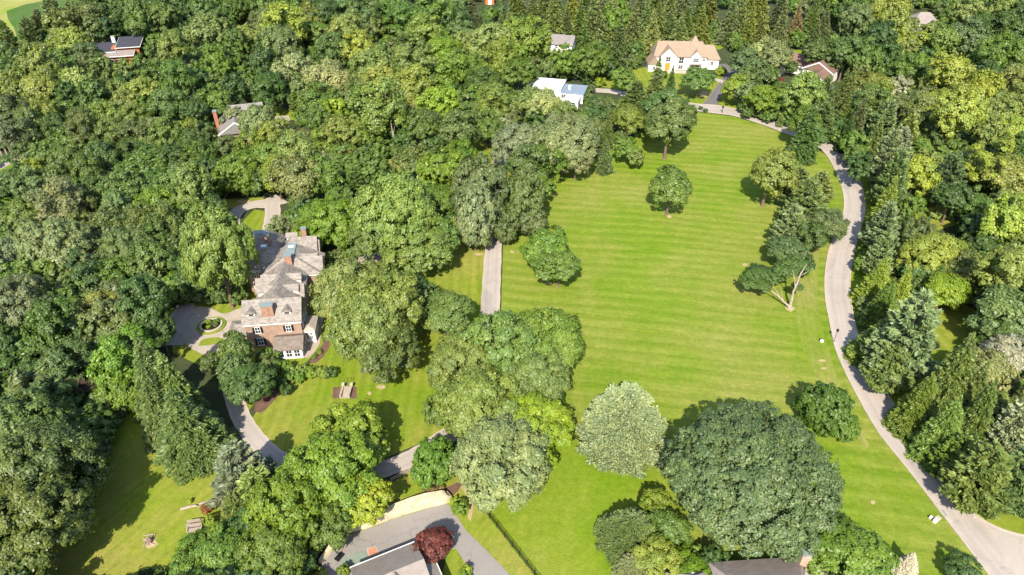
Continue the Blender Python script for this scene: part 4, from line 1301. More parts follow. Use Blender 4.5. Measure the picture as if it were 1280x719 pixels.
for (X, Y, R_, h), c in zip(ux, uc):
    p = up[int(r.integers(4))]
    a = r.uniform(0, 6.3)
    rot = np.array([[math.cos(a), -math.sin(a), 0], [math.sin(a), math.cos(a), 0], [0, 0, 1]])
    pp.append((p[0] @ rot.T) * np.array([R_, R_, h / 2.0]) + np.array([X, Y, 0]))
    ll.append(p[1] @ rot.T); ww.append(p[2] @ rot.T)
    aa.append(p[3] * R_); bb.append(p[4] * R_)
    tt.append(np.tile(c, (len(p[0]), 1)))
if pp:
    me = cards_mesh("undergrowth", *map(np.concatenate, (pp, ll, ww, aa, bb)), M_UNDER, None, np.concatenate(tt))
    o = link("undergrowth", me)
    tag(o, "undergrowth of bushes and saplings between the trees of the woods", "undergrowth", None, "stuff")

fp = [broad_points(np.random.default_rng(80 + s_), 2.2, 20, 10, 6500, 0.088, lump=0.28) for s_ in range(4)]
acc = [[] for _ in range(6)]
for t in far_small:
    p = fp[int(r.integers(4))]
    a = r.uniform(0, 6.3)
    rot = np.array([[math.cos(a), -math.sin(a), 0], [math.sin(a), math.cos(a), 0], [0, 0, 1]])
    c = np.array(tint_of(t[5])) * r.uniform(0.88, 1.13)
    acc[0].append((p[0] @ rot.T) * np.array([t[2], t[2], t[3] / 2.2]) + np.array([t[0], t[1], 0]))
    acc[1].append(p[1] @ rot.T); acc[2].append(p[2] @ rot.T); acc[3].append(p[3] * t[2]); acc[4].append(p[4] * t[2])
    acc[5].append(np.tile(c, (len(p[0]), 1)) * (0.75 + 0.5 * p[5][:, None]))
if far_small:
    o = link("far_wood", cards_mesh("far_wood", *map(np.concatenate, acc[:5]), M_UNDER, None, np.concatenate(acc[5])))
    tag(o, "smallest far crowns of the woods merging into one green mass", "wood", None, "stuff")

# ------------------------------------------------------------------ buildings


class House:
    """a thing whose walls, roofs, windows, doors and chimneys are children in its own frame"""

    def __init__(self, name, label, cat, loc, rot):
        self.root = thing(name, label, cat, loc, rot)

    def part(self, name, mb, mat, parent=None):
        return mb.build(name, mat, parent or self.root)

    def window(self, x, y, z, w_, h_, face, frame=None, shutters=False, name="window", pane=None):
        """face: 's' (towards -y), 'n', 'e', 'w'; centre of the opening"""
        fr, pn = MB(), MB()
        e, d = 0.10, 0.10
        ax = {'s': ((1, 0), (0, -1)), 'n': ((-1, 0), (0, 1)), 'e': ((0, 1), (1, 0)), 'w': ((0, -1), (-1, 0))}[face]
        (tx, ty), (nx, ny) = ax

        def b(mb, a0, a1, z0, z1, d0, d1):
            xs = [x + tx * a + nx * q for a in (a0, a1) for q in (d0, d1)]
            ys = [y + ty * a + ny * q for a in (a0, a1) for q in (d0, d1)]
            mb.box(min(xs), max(xs), min(ys), max(ys), z0, z1)
        b(fr, -w_ / 2 - e, -w_ / 2, z - h_ / 2, z + h_ / 2, 0, d)
        b(fr, w_ / 2, w_ / 2 + e, z - h_ / 2, z + h_ / 2, 0, d)
        b(fr, -w_ / 2 - e, w_ / 2 + e, z + h_ / 2, z + h_ / 2 + e, 0, d)
        b(fr, -w_ / 2 - e - .05, w_ / 2 + e + .05, z - h_ / 2 - e, z - h_ / 2, 0, d + .06)
        b(fr, -0.04, 0.04, z - h_ / 2, z + h_ / 2, 0.02, d)
        b(fr, -w_ / 2, -0.041, z - 0.04, z + 0.04, 0.02, d - 0.01)
        b(fr, 0.041, w_ / 2, z - 0.04, z + 0.04, 0.02, d - 0.01)
        b(pn, -w_ / 2, w_ / 2, z - h_ / 2, z + h_ / 2, 0.0, 0.04)
        f = self.part(name, fr, frame or M_WHITE)
        self.part("pane", pn, pane or M_GLASS, f)
        if shutters:
            for s in (-1, 1):
                sh = MB()
                b(sh, s * (w_ / 2 + 0.35) - 0.24, s * (w_ / 2 + 0.35) + 0.24, z - h_ / 2, z + h_ / 2, 0.0, 0.08)
                self.part("shutter", sh, M_BLACK)
        return f

    def chimney(self, x, y, z0, z1, a, b, mat=None, cap=None):
        c = self.part("chimney", MB().box(x - a / 2, x + a / 2, y - b / 2, y + b / 2, z0, z1), mat or M_CHIMBRICK)
        self.part("chimney_cap", MB().box(x - a / 2 - .12, x + a / 2 + .12, y - b / 2 - .12, y + b / 2 + .12, z1, z1 + .25), cap or M_COPPER, c)
        return c

    def dormer(self, x, y, z, face, w_=1.7, d=3.0, h_=1.5, rh=0.9, roof=None, wall=None):
        """small gabled dormer whose front stands at (x, y)"""
        mb, rf = MB(), MB()
        if face in 'sn':
            s = 1 if face == 's' else -1
            y0, y1 = sorted((y, y + s * d))
            mb.house_end(x - w_ / 2, x + w_ / 2, y0, y1, z, z + h_, z + h_ + rh, 'y')
            rf.gable(x - w_ / 2 - .2, x + w_ / 2 + .2, y0 - .2, y1 + .2, z + h_, z + h_ + rh + .12, 'y')
        else:
            s = -1 if face == 'e' else 1
            x0, x1 = sorted((x, x + s * d))
            mb.house_end(x0, x1, y - w_ / 2, y + w_ / 2, z, z + h_, z + h_ + rh, 'x')
            rf.gable(x0 - .2, x1 + .2, y - w_ / 2 - .2, y + w_ / 2 + .2, z + h_, z + h_ + rh + .12, 'x')
        o = self.part("dormer", mb, wall or M_WHITE)
        self.part("dormer_roof", rf, roof or M_SLATE, o)
        n = {'s': (0, -1), 'n': (0, 1), 'e': (1, 0), 'w': (-1, 0)}[face]
        pn = MB()
        if face in 'sn':
            pn.box(x - .5, x + .5, min(y, y + n[1] * .05), max(y, y + n[1] * .05), z + .25, z + h_ - .05)
        else:
            pn.box(min(x, x + n[0] * .05), max(x, x + n[0] * .05), y - .5, y + .5, z + .25, z + h_ - .05)
        self.part("pane", pn, M_GLASS, o)
        return o


# --- brick mansion: x to the right, y away from the camera along its length
mloc = P(345, 436, 0)
man = House("brick_mansion", "long red brick mansion with weathered slate roofs, dormers and copper roof decks", "mansion", (-52.3, 117.6, 0), math.radians(6.3))
A = man
wm = MB()
wm.house_end(-6.0, 6.0, 0, 7.5, 0, 6.9, 10.0, 'x')          # front block
wm.house_end(-4.6, 5.0, 7.5, 18.5, 0, 6.88, 9.5, 'y')       # nave
wm.box(-5.6, 8.0, 18.2, 26.5, 0, 6.85)                      # middle block
wm.box(-9.6, -1.2, 21.6, 29.0, 0, 6.83)                     # west hip block
wm.box(-2.0, 6.2, 26.5, 33.5, 0, 6.81)                      # north-east block
wm.box(-12.5, -3.0, 29.0, 36.5, 0, 6.79)                    # north-west block
A.part("wall", wm, M_BRICK)
rf = MB()
rf.gable(-6.4, 6.4, -0.5, 8.0, 6.95, 10.5, 'x')
rf.gable(-5.1, 5.5, 5.5, 18.8, 6.93, 10.25, 'y')
rf.gable(-6.1, 8.5, 17.8, 27.0, 6.91, 10.4, 'y', 3.2, 0.5, 2.0)
rf.gable(-10.1, -0.8, 21.1, 29.4, 6.89, 10.7, 'y', 3.6, 3.6, 0.6)
rf.gable(-2.5, 6.7, 26.2, 34.0, 6.87, 10.3, 'x', 3.0, 0.1)
rf.gable(-13.0, -2.6, 28.6, 37.0, 6.85, 10.5, 'x', 3.4, 3.4, 2.4)
rf.gable(1.0, 8.9, 19.0, 23.4, 6.97, 9.9, 'x').gable(-5.5, 0.2, 11.0, 15.6, 6.99, 9.7, 'x').gable(0.2, 5.9, 8.6, 12.4, 6.98, 9.4, 'x').gable(2.0, 7.1, 28.0, 31.6, 6.96, 9.3, 'x')
A.part("roof", rf, M_SLATE)
# verdigris decks along the ridges
dk = MB().box(0.1, 2.3, 21.0, 26.6, 10.402, 10.62)
A.part("roof_deck", dk, M_COPPER)
A.part("roof_deck", MB().box(-6.3, -4.5, 24.3, 26.4, 10.70, 10.98), M_COPPER)
A.part("roof_deck", MB().box(-9.4, -6.4, 31.9, 33.7, 10.52, 10.72), M_COPPER)
A.part("skylight", MB().box(0.5, 1.9, 24.6, 25.2, 10.62, 10.8), M_WHITE)
A.part("skylight", MB().box(-6.0, -4.9, 24.9, 25.7, 10.98, 11.1), M_WHITE)
# white cornices
co = MB()
co.box(-6.2, 6.2, -0.36, -0.02, 6.35, 6.80)
co.box(6.02, 6.3, -0.3, 7.6, 6.4, 6.80)
co.box(5.02, 5.3, 7.6, 18.1, 6.4, 6.78)
co.box(8.02, 8.3, 18.0, 26.6, 6.4, 6.76)
co.box(-5.8, 8.0, 17.9, 18.18, 6.4, 6.76)
co.box(-9.8, -1.0, 21.3, 21.58, 6.4, 6.74)
A.part("cornice", co, M_WHITE)
A.dormer(-4.3, 1.0, 7.3, 's', 1.7, 3.4, 1.5, 0.8)
A.dormer(3.3, 1.0, 7.3, 's', 1.7, 3.4, 1.5, 0.8)
for yy in (10.0, 14.5):
    A.dormer(4.6, yy, 7.2, 'e', 1.9, 3.6, 1.4, 1.0)
    A.dormer(-4.3, yy, 7.2, 'w', 1.9, 3.6, 1.4, 1.0)
A.dormer(7.4, 22.5, 7.2, 'e', 2.2, 4.2, 1.5, 1.1)
A.dormer(5.6, 30.0, 7.2, 'e', 2.0, 3.6, 1.5, 1.0)
A.dormer(-8.9, 25.0, 7.2, 'w', 2.0, 3.6, 1.5, 1.0)
A.dormer(-11.0, 29.4, 7.3, 's', 1.7, 3.0, 1.5, 0.9)
A.dormer(-1.4, 33.0, 7.6, 'w', 1.6, 2.6, 1.4, 0.8)
A.chimney(-0.6, 1.2, 6.95, 10.7, 2.5, 1.2)
A.chimney(1.2, 19.6, 8.0, 11.5, 1.7, 1.1)
A.chimney(-5.6, 30.2, 8.0, 11.3, 1.2, 1.0)
A.chimney(3.0, 33.0, 8.5, 10.9, 1.2, 1.0)
for x in (-3.4, 3.2):
    A.window(x, 0, 4.9, 1.0, 1.6, 's', shutters=True)
    A.window(x, 0, 1.7, 1.1, 1.9, 's', shutters=True)
for y in (1.8, 4.0, 6.0):
    A.window(6.0, y, 5.0, 0.9, 2.2, 'e')
for y in (9.5, 12, 15.5):
    A.window(5.0, y, 4.9, 0.9, 1.7, 'e')
for y in (20, 22.5, 25):
    A.window(8.0, y, 4.9, 0.9, 1.7, 'e')
    A.window(8.0, y, 1.8, 0.9, 1.7, 'e')
for x in (-4.2, -3.0):
    A.window(x + 0.2, 18.2, 5.2, 0.7, 1.3, 's')
for x in (-8.2, -6.6, -2.8):
    A.window(x, 21.6, 5.2, 0.9, 1.4, 's')
    A.window(x, 21.6, 2.2, 1.0, 1.9, 's')
for x in (-11.5, -10.2):
    A.window(x, 29.0, 5.2, 0.9, 1.4, 's')
    A.window(x, 29.0, 2.2, 0.9, 1.8, 's')
# porch room at the front, sun room bay at the side
A.part("porch", MB().box(0.6, 6.2, -4.6, -0.02, 0, 2.7), M_WHITE)
A.part("porch_roof", MB().gable(0.2, 6.6, -5.0, 0.9, 2.72, 4.3, 'x', 0, 0), M_PORCHROOF)
for x in (1.7, 3.4, 5.1):
    A.window(x, -4.6, 1.5, 1.1, 1.8, 's')
A.window(6.2, -2.3, 1.5, 2.6, 1.8, 'e')
A.part("bay_room", MB().box(6.02, 8.4, 0.6, 5.6, 0, 3.5), M_WHITE)
A.part("bay_roof", MB().gable(5.9, 8.7, 0.3, 5.9, 3.52, 4.2, 'y', 0.9, 0.9), M_PAVING)
for y in (1.5, 2.6, 3.7, 4.8):
    A.window(8.4, y, 1.9, 0.7, 2.0, 'e')
for x in (6.8, 7.6):
    A.window(x, 0.6, 1.9, 0.45, 2.0, 's')
A.part("side_porch", MB().box(-10.5, -6.02, 1.2, 6.5, 0, 2.8), M_BRICK)
A.part("side_porch_roof", MB().gable(-10.8, -6.1, 0.9, 6.8, 2.82, 4.0, 'x', 1.8, 0), M_SLATE)

# --- garden shelter beside the mansion
sp = P(407, 344, 2.5)
gs = House("garden_shelter", "small garden building with pale green metal roof beside the brick mansion", "garden building", (sp.x, sp.y, 0), math.radians(8))
gs.part("wall", MB().box(-1.6, 1.6, -1.4, 1.4, 0, 2.2), M_WHITE)
gs.part("roof", MB().gable(-2.0, 2.0, -1.8, 1.8, 2.22, 3.0, 'x', 1.2, 1.2), M_GREENROOF)

# --- white house with tan roof
tl = P(812, 88, 0)
th = House("white_house", "large white house with steep tan shingle roof, arched windows and orange door", "house", (76.5, 308.5, 0), math.radians(-3))
wm = MB()
wm.box(-13, 10, 0, 11, 0, 6.0)
wm.box(10, 16, 1.5, 10.5, 0, 4.5)
wm.house_end(-10.8, -3.4, -1.6, 5, 0, 6.2, 9.8, 'y')
wm.house_end(-15.6, -10.8, -2.6, 5, 0, 3.0, 6.2, 'y')
wm.house_end(3.0, 7.6, -0.7, 5, 0, 5.98, 8.4, 'y')
th.part("wall", wm, M_RENDER)
rf = MB()
rf.gable(-13.6, 10.6, -0.6, 11.6, 6.02, 11.2, 'x', 2.2, 2.2)
rf.gable(9.0, 16.6, 1.0, 11.0, 4.52, 9.6, 'x', 0, 3.0)
rf.gable(2.0, 8.0, 3.0, 10.5, 9.0, 13.4, 'x', 2.9, 2.9)
rf.gable(-11.1, -3.1, -1.75, 6, 6.22, 10.15, 'y')
rf.gable(-15.9, -10.5, -2.75, 6, 3.02, 6.5, 'y')
rf.gable(2.7, 7.9, -0.85, 5.5, 6.0, 8.7, 'y')
th.part("roof", rf, M_TANROOF)
for (x, y, h_) in ((-7.1, -1.6, 9.75), (5.3, -0.7, 8.35)):
    th.part("gable_face", MB().add([(x - 3.6, y - .2, 6.25), (x + 3.6, y - .2, 6.25), (x, y - .2, h_ - .1), (x - 3.6, y - .02, 6.25), (x + 3.6, y - .02, 6.25), (x, y - .02, h_ - .1)], [(0, 1, 2), (5, 4, 3), (0, 3, 4, 1), (1, 4, 5, 2), (2, 5, 3, 0)]) if x < 0 else
            MB().add([(x - 2.2, y - .2, 6.02), (x + 2.2, y - .2, 6.02), (x, y - .2, h_ - .1), (x - 2.2, y - .02, 6.02), (x + 2.2, y - .02, 6.02), (x, y - .02, h_ - .1)], [(0, 1, 2), (5, 4, 3), (0, 3, 4, 1), (1, 4, 5, 2), (2, 5, 3, 0)]), M_RENDER)
dr = th.part("door", MB().box(-8.2, -6.0, -1.72, -1.62, 0, 3.6), M_ORANGEDOOR)
th.part("handle", MB().box(-6.35, -6.25, -1.8, -1.72, 1.4, 1.8), M_BLACK, dr)
th.window(-7.1, -1.62, 5.2, 2.0, 1.7, 's')
th.window(-1.0, 0, 4.3, 2.0, 2.6, 's')
th.window(-1.0, 0, 1.4, 2.0, 1.6, 's')
th.window(5.3, -0.7, 1.6, 3.4, 1.8, 's')
th.window(5.3, -0.7, 4.6, 2.4, 1.3, 's')
th.window(8.8, 0, 4.6, 1.2, 1.2, 's')
th.window(13, 1.5, 2.8, 1.4, 1.4, 's')
th.window(-13.2, -2.6, 1.5, 1.2, 1.6, 's')
th.part("awning", MB().gable(2.6, 8.0, -2.0, -0.75, 3.1, 3.5, 'x'), M_BROWNGREY)
th.part("terrace", MB().box(-9.5, 3.0, -4.8, -1.8, 0.0, 0.35), M_KERB)

# --- flat-roofed white house
fl = P(693, 127, 0)
fh = House("flat_roofed_house", "low white modern house with flat white and blue-grey roofs", "house", (fl.x, fl.y, 0), math.radians(-14))
fh.part("wall", MB().box(-9.0, 2.0, 1, 13, 0, 4.4).box(2.0, 11.5, 0, 10, 0, 3.8).box(-12.5, -9.0, 0, 9, 0, 3.4).box(5.0, 10.5, -6, 0, 0, 3.3).box(-6, 2, -3, 1, 0, 3.2), M_RENDER)
fh.part("roof", MB().box(-9.3, 2.3, 0.7, 13.3, 4.42, 4.75), M_WHITEROOF)
fh.part("roof", MB().box(2.35, 11.8, -0.3, 10.3, 3.82, 4.1), M_BLUEROOF)
fh.part("roof", MB().box(-12.9, -9.05, -0.3, 9.3, 3.42, 3.7), M_BLUEROOF)
fh.part("roof", MB().box(4.8, 10.8, -6.3, -0.35, 3.32, 3.6), M_WHITEROOF)
fh.part("parapet", MB().box(-9.3, -4.2, 0.7, 6.0, 4.76, 5.3), M_WHITEROOF)
fh.chimney(5.4, 4.0, 4.1, 5.4, 0.9, 0.9, M_RENDER, M_WHITE)
fh.window(8.0, -6, 1.7, 2.4, 1.6, 's')
fh.window(3.6, 0, 2.6, 1.8, 1.4, 's')
fh.window(-4.0, 1, 3.2, 3.0, 1.4, 's')
fh.window(11.5, 5, 2.4, 2.4, 1.5, 'e')

# --- plain grey-roofed house behind it
gl = P(699, 68, 0)
gh = House("grey_roofed_house", "plain cream house with one broad light grey shingle roof behind trees", "house", (gl.x, gl.y, 0), math.radians(-16))
gh.part("wall", MB().house_end(-6.0, 6.0, 0, 9, 0, 4.6, 7.6, 'x'), M_RENDER)
gh.part("roof", MB().gable(-6.5, 6.5, -0.6, 9.6, 4.62, 8.0, 'x'), M_GREYROOF)
gh.window(-4.6, 0, 3.4, 1.2, 1.5, 's')
gh.window(-1.5, 0, 3.6, 1.2, 1.5, 's')
gh.window(3.0, 0, 3.6, 1.2, 1.5, 's')
gh.window(-4.6, 0, 1.2, 1.2, 1.5, 's')
gh.part("brick_base", MB().box(-6.1, 6.1, -0.12, -0.02, 0, 1.0), M_BRICK)
gh.chimney(-6.5, 5, 0, 9.0, 0.9, 1.4, M_RENDER)

# --- red-brown-roofed house
bl = P(1018, 104, 0)
bh = House("brown_roofed_house", "white house with L-shaped red-brown shingle roofs and white fascias", "house", (bl.x, bl.y, 0), math.radians(-38))
bh.part("wall", MB().house_end(-6, 6, 0, 11, 0, 5.4, 8.6, 'y').house_end(-19, -6, 7, 16, 0, 4.2, 7.2, 'x').house_end(-2, 6.5, -10, 0, 0, 4.0, 6.8, 'y').house_end(-21, -15, -1, 7, 0, 3.8, 6.4, 'y'), M_RENDER)
bh.part("roof", MB().gable(-6.5, 6.5, -0.6, 11.6, 5.42, 9.0, 'y').gable(-19.5, -5.5, 6.5, 16.5, 4.22, 7.6, 'x').gable(-2.5, 7.0, -10.6, 0.4, 4.02, 7.1, 'y').gable(-21.5, -14.5, -1.6, 11, 3.82, 6.8, 'y'), M_BROWNROOF)
for (x0, x1, y, z0, z1) in ((-6.5, 6.5, -0.75, 5.42, 9.0), (-2.5, 7.0, -10.75, 4.02, 7.1), (-21.5, -14.5, -1.75, 3.82, 6.8)):
    xm = (x0 + x1) / 2
    fa = MB()
    for (xa, xb) in ((x0, xm), (x1, xm)):
        fa.add([(xa, y, z0 - .35), (xb, y, z1 - .35), (xb, y, z1 + .08), (xa, y, z0 + .08), (xa, y + .13, z0 - .35), (xb, y + .13, z1 - .35), (xb, y + .13, z1 + .08), (xa, y + .13, z0 + .08)],
               [(0, 1, 2, 3), (7, 6, 5, 4), (0, 4, 5, 1), (1, 5, 6, 2), (2, 6, 7, 3), (3, 7, 4, 0)])
    bh.part("fascia", fa, M_WHITE)
bh.window(-2.6, 0, 3.2, 2.0, 2.2, 's')
bh.window(-4.4, 0, 3.2, 1.0, 2.2, 's')
bh.window(2.2, -10, 2.0, 2.2, 1.6, 's')
bh.window(-18, -1, 2.0, 1.6, 1.6, 's')
bh.chimney(-3.6, 10, 5, 10.4, 2.0, 1.2, M_RENDER, M_KERB)

# --- dark-roofed orange house in the upper left wood
ol = P(147, 80, 0)
oh = House("orange_house", "cedar-orange house with three dark flat-pitched roofs edged in white", "house", (ol.x, ol.y, 0), math.radians(14))
oh.part("wall", MB().box(-9.0, 1.6, 1.5, 11, 0, 5.2).box(-1.5, 10, 3, 13, 0, 6.4).box(-3.6, 7.5, -1.8, 1.4, 0, 4.0), M_ORANGEWALL)
for (x0, x1, y0, y1, z0, z1) in ((-10, 0.5, 0.6, 12, 5.25, 6.6), (0.55, 11, 2.0, 14, 6.45, 8.1), (-4.0, 8.4, -2.8, 2.4, 4.0, 5.1)):
    for (nm, q, d0, d1, mt) in (("roof", 0.0, 0.0, 0.25, M_DARKROOF if z0 > 4 else M_BROWNGREY), ("roof_edge", 0.18, -0.12, 0.1, M_WHITE)):
        vs = [(x0 - q, y0 - q, z0 + d0), (x1 + q, y0 - q, z0 + d0), (x1 + q, y1 + q, z1 + d0), (x0 - q, y1 + q, z1 + d0), (x0 - q, y0 - q, z0 + d1), (x1 + q, y0 - q, z0 + d1), (x1 + q, y1 + q, z1 + d1), (x0 - q, y1 + q, z1 + d1)]
        oh.part(nm, MB().add(vs, [(3, 2, 1, 0), (4, 5, 6, 7), (0, 1, 5, 4), (1, 2, 6, 5), (2, 3, 7, 6), (3, 0, 4, 7)]), mt)
oh.chimney(-1.6, 11.5, 4, 9.4, 1.4, 1.1, M_RENDER, M_BROWNGREY)
oh.window(-6.5, 1.5, 3.2, 1.8, 1.6, 's')
oh.window(2.2, -1.8, 1.8, 2.6, 1.5, 's')
oh.window(-1.6, -1.8, 1.8, 2.0, 1.5, 's')

# --- grey-roofed house under trees
ql = P(300, 182, 0)
qh = House("gabled_house", "brick and white gabled house with weathered grey roof and red chimney under branches", "house", (ql.x, ql.y, 0), math.radians(18))
qh.part("wall", MB().house_end(-5.5, 5.5, 0, 15, 0, 4.8, 8.4, 'y').house_end(-3, 9, 15, 23, 0, 4.6, 7.6, 'x'), M_BRICK)
qh.part("roof", MB().gable(-6.2, 6.2, -0.8, 15.5, 4.85, 8.8, 'y').gable(-4, 9.6, 14.6, 23.6, 4.65, 8.0, 'x'), M_GREYROOF)
fa = MB()
for (xa, xb) in ((-6.2, 0), (6.2, 0)):
    fa.add([(xa, -.95, 4.5), (xb, -.95, 8.45), (xb, -.95, 8.9), (xa, -.95, 4.95), (xa, -.82, 4.5), (xb, -.82, 8.45), (xb, -.82, 8.9), (xa, -.82, 4.95)],
           [(0, 1, 2, 3), (7, 6, 5, 4), (0, 4, 5, 1), (1, 5, 6, 2), (2, 6, 7, 3), (3, 7, 4, 0)])
qh.part("fascia", fa, M_WHITE)
for x in (-2.6, 2.6):
    qh.window(x, 0, 3.2, 1.8, 2.0, 's')
qh.window(0, 0, 6.2, 1.2, 1.2, 's')
qh.chimney(-6.4, 9, 0, 10.0, 1.2, 1.8, mottled("orange_brick", (0.34, 0.14, 0.08), 0.25, 1.0))

# --- tiny far house upper right, orange shed at the top edge
fl2 = P(1153, 42, 0)
f2 = House("far_house", "small far house with hipped dark grey-brown roof showing between yellow-green trees", "house", (fl2.x, fl2.y, 0), math.radians(-10))
f2.part("wall", MB().box(-6, 6, 0, 10, 0, 5).box(-3, 2, -4, 0, 0, 3.2), M_RENDER)
f2.part("roof", MB().gable(-6.8, 6.8, -0.8, 10.8, 5.05, 9.4, 'x', 4.5, 4.5).gable(-3.5, 2.5, -4.6, 1, 3.25, 5.0, 'y', 2, 0), M_BROWNGREY)
f2.window(-0.5, -4, 1.8, 1.6, 1.6, 's')
f2.window(3.8, 0, 3.4, 1.4, 1.5, 's')
f2.window(-4.5, 0, 3.4, 1.4, 1.5, 's')
sl = P(612, 8, 0)
s2 = House("shed", "orange timber shed with blue roof among the dark conifers", "shed", (sl.x, sl.y + 4, 0), 0.1)
s2.part("wall", MB().house_end(-2.6, 2.6, 0, 6, 0, 4.6, 6.4, 'y'), M_ORANGEWALL)
s2.part("roof", MB().gable(-3.0, 3.0, -0.4, 6.4, 4.65, 6.9, 'y'), M_BLUEROOF)
s2.part("door", MB().box(-1, 1, -0.08, -0.02, 0, 2.6), M_WHITE)

# --- house at the bottom edge beside the court (cut by the frame)
e0, e1 = P(440, 709, 3.3), P(517, 678, 3.3)
ex = (e1 - e0)
L_ = ex.length
ang = math.atan2(ex.y, ex.x)
kh = House("court_house", "grey shingled house with hipped cross gable beside the basketball court", "house", (e0.x, e0.y, 0), ang)
kh.part("wall", MB().house_end(0.4, L_ - 0.4, -9.6, -0.5, 0, 3.2, 5.0, 'x').box(L_ - 3.2, L_ + 1.6, -14, -5.2, 0, 3.0).box(0.5, L_ - 2, -20, -8, 0, 3.1), M_RENDER)
kh.part("roof", MB().gable(-0.3, L_ + 0.1, -10.2, 0.0, 3.3, 5.9, 'x'), M_TAUPEROOF)
kh.part("roof", MB().gable(2.2, 8.4, -20, -2.9, 3.32, 6.15, 'y', 0.1, 2.6), M_TAUPEROOF)
kh.part("roof", MB().gable(L_ - 3.4, L_ + 2.0, -14.4, -2.4, 3.0, 4.4, 'y', 0.5, 0.5), M_TAUPEROOF)
kh.part("fascia", MB().box(-0.35, L_ + 0.15, 0.01, 0.13, 3.02, 3.34), M_WHITE)
kh.part("fascia", MB().box(L_ + 2.02, L_ + 2.14, -14.4, -2.4, 2.75, 3.04), M_WHITE)
kh.part("garage_door", MB().box(1.2, 6.2, -0.49, -0.42, 0, 2.4), M_WHITE)
kh.window(8.2, -0.5, 1.7, 1.2, 1.2, 'n')

# --- house with chimney at the bottom edge by the oak
c0 = P(975, 712, 4.5)
ch = House("chimney_house", "brown-grey shingled house with tall pale chimney beside the huge oak", "house", (c0.x, c0.y, 0), math.radians(4))
ch.part("wall", MB().house_end(-9.6, 3.4, -9, 0.6, 0, 4.3, 7, 'x').house_end(-16.6, -10.4, -8, 0.2, 0, 3.3, 5, 'y').box(3.4, 9.0, -9, -0.6, 0, 3.8), M_RENDER)
ch.part("roof", MB().gable(-10.4, 4.2, -10, 2.0, 4.4, 7.6, 'x', 2.2, 3.4), M_BROWNGREY)
ch.part("roof", MB().gable(-17.2, -9.8, -9, 1.4, 3.4, 5.8, 'y', 0.5, 2.2), M_BROWNGREY)
ch.part("roof", MB().gable(2.6, 9.8, -9.6, 1.0, 3.9, 6.2, 'x', 0.5, 2.6), M_BROWNGREY)
ch.chimney(3.5, 0.4, 0, 7.8, 1.5, 1.0, mottled("pale_brick", (0.42, 0.29, 0.21), 0.3, 1.0), M_COPPER)
ch.window(-4, 0.6, 2.4, 1.4, 1.4, 'n')

# ------------------------------------------------------------------ walls, fences and small things
# cream retaining wall behind the court: rubble courses with an uneven top
wl = cr_resample([P(*q) for q in [(404, 706), (432, 670), (458, 661), (496, 647), (530, 636.5), (557, 630), (566, 625)]], 40)
mb = MB()
rng = np.random.default_rng(3)
vs, fs = [], []
for i, c in enumerate(wl):
    d = (wl[min(i + 1, 39)] - wl[max(i - 1, 0)]).normalized()
    s = Vector((-d.y, d.x, 0))
    t = i / 39
    hh = 0.7 + 1.7 * max(0, math.sin(math.pi * min(1, max(0, (t - 0.25) / 0.78)))) + rng.uniform(-.06, .06)
    th_ = 0.6 + 0.7 * t
    for (o_, z_) in ((0, 0), (0.10 + rng.uniform(-.05, .05), hh * .5), (0.25, hh), (th_ + 0.25, hh + .05), (th_ + 0.3, 0)):
        vs.append(tuple(c + s * o_)[:2] + (z_,))
for i in range(39):
    for k in range(5):
        fs.append((5 * i + k, 5 * i + 5 + k, 5 * i + 5 + (k + 1) % 5, 5 * i + (k + 1) % 5))
fs += [(0, 1, 2, 3, 4), tuple(range(5 * 39, 5 * 39 + 5))[::-1]]
tag(mb.add(vs, fs).build("retaining_wall", M_STONE), "cream stone retaining wall curving along the back of the court", "stone wall")


def rail_fence(name, label, pts, hgt, spacing, mat, rails, post=0.09, rail=0.05, pickets=0.0):
    pts = [P(*q) for q in pts]
    o0 = pts[0].copy()
    root = thing(name, label, "fence", o0)
    rl = MB()
    for a, b in zip(pts[:-1], pts[1:]):
        n = max(1, round((b - a).length / spacing))
        for i in range(n + (1 if b is pts[-1] else 0)):
            c = a.lerp(b, i / n) - o0
            MB().box(c.x - post / 2, c.x + post / 2, c.y - post / 2, c.y + post / 2, 0, hgt + .08).build("post", mat, root)
        for k in range(rails):
            z = hgt * (1 - 0.9 * k / max(1, rails)) - 0.04
            rl.tube([(a - o0) + Vector((0, 0, z)), (b - o0) + Vector((0, 0, z))], [rail, rail], 4)
        if pickets:
            m = int((b - a).length / pickets)
            for i in range(m):
                c = a.lerp(b, (i + .5) / m) - o0
                rl.box(c.x - .02, c.x + .02, c.y - .02, c.y + .02, 0.1, hgt - 0.1)
    rl.build("rail", mat, root)


rail_fence("railing_fence", "long black railing fence between the dry slope and the near lawn", [(591, 622), (612, 648), (640, 684), (668, 720), (690, 748)], 1.3, 2.4, M_BLACK, 3, 0.1, 0.045, 0.35)
rail_fence("railing_fence", "short black railing fence in front of the broad silver-blue pine", [(704, 543), (716, 548), (731, 556)], 1.2, 2.0, M_BLACK, 3, 0.09, 0.04, 0.35)
rail_fence("rail_fence", "pale weathered rail fence between the drive and the yellow slope", [(489, 603), (500, 597), (513, 591)], 1.1, 2.2, M_PAVING, 3, 0.12, 0.06)
rail_fence("gate_rail", "thin dark rail fence beside the shrubs by the oak-side house", [(846, 652), (846.5, 676)], 1.2, 2.0, M_BLACK, 3)

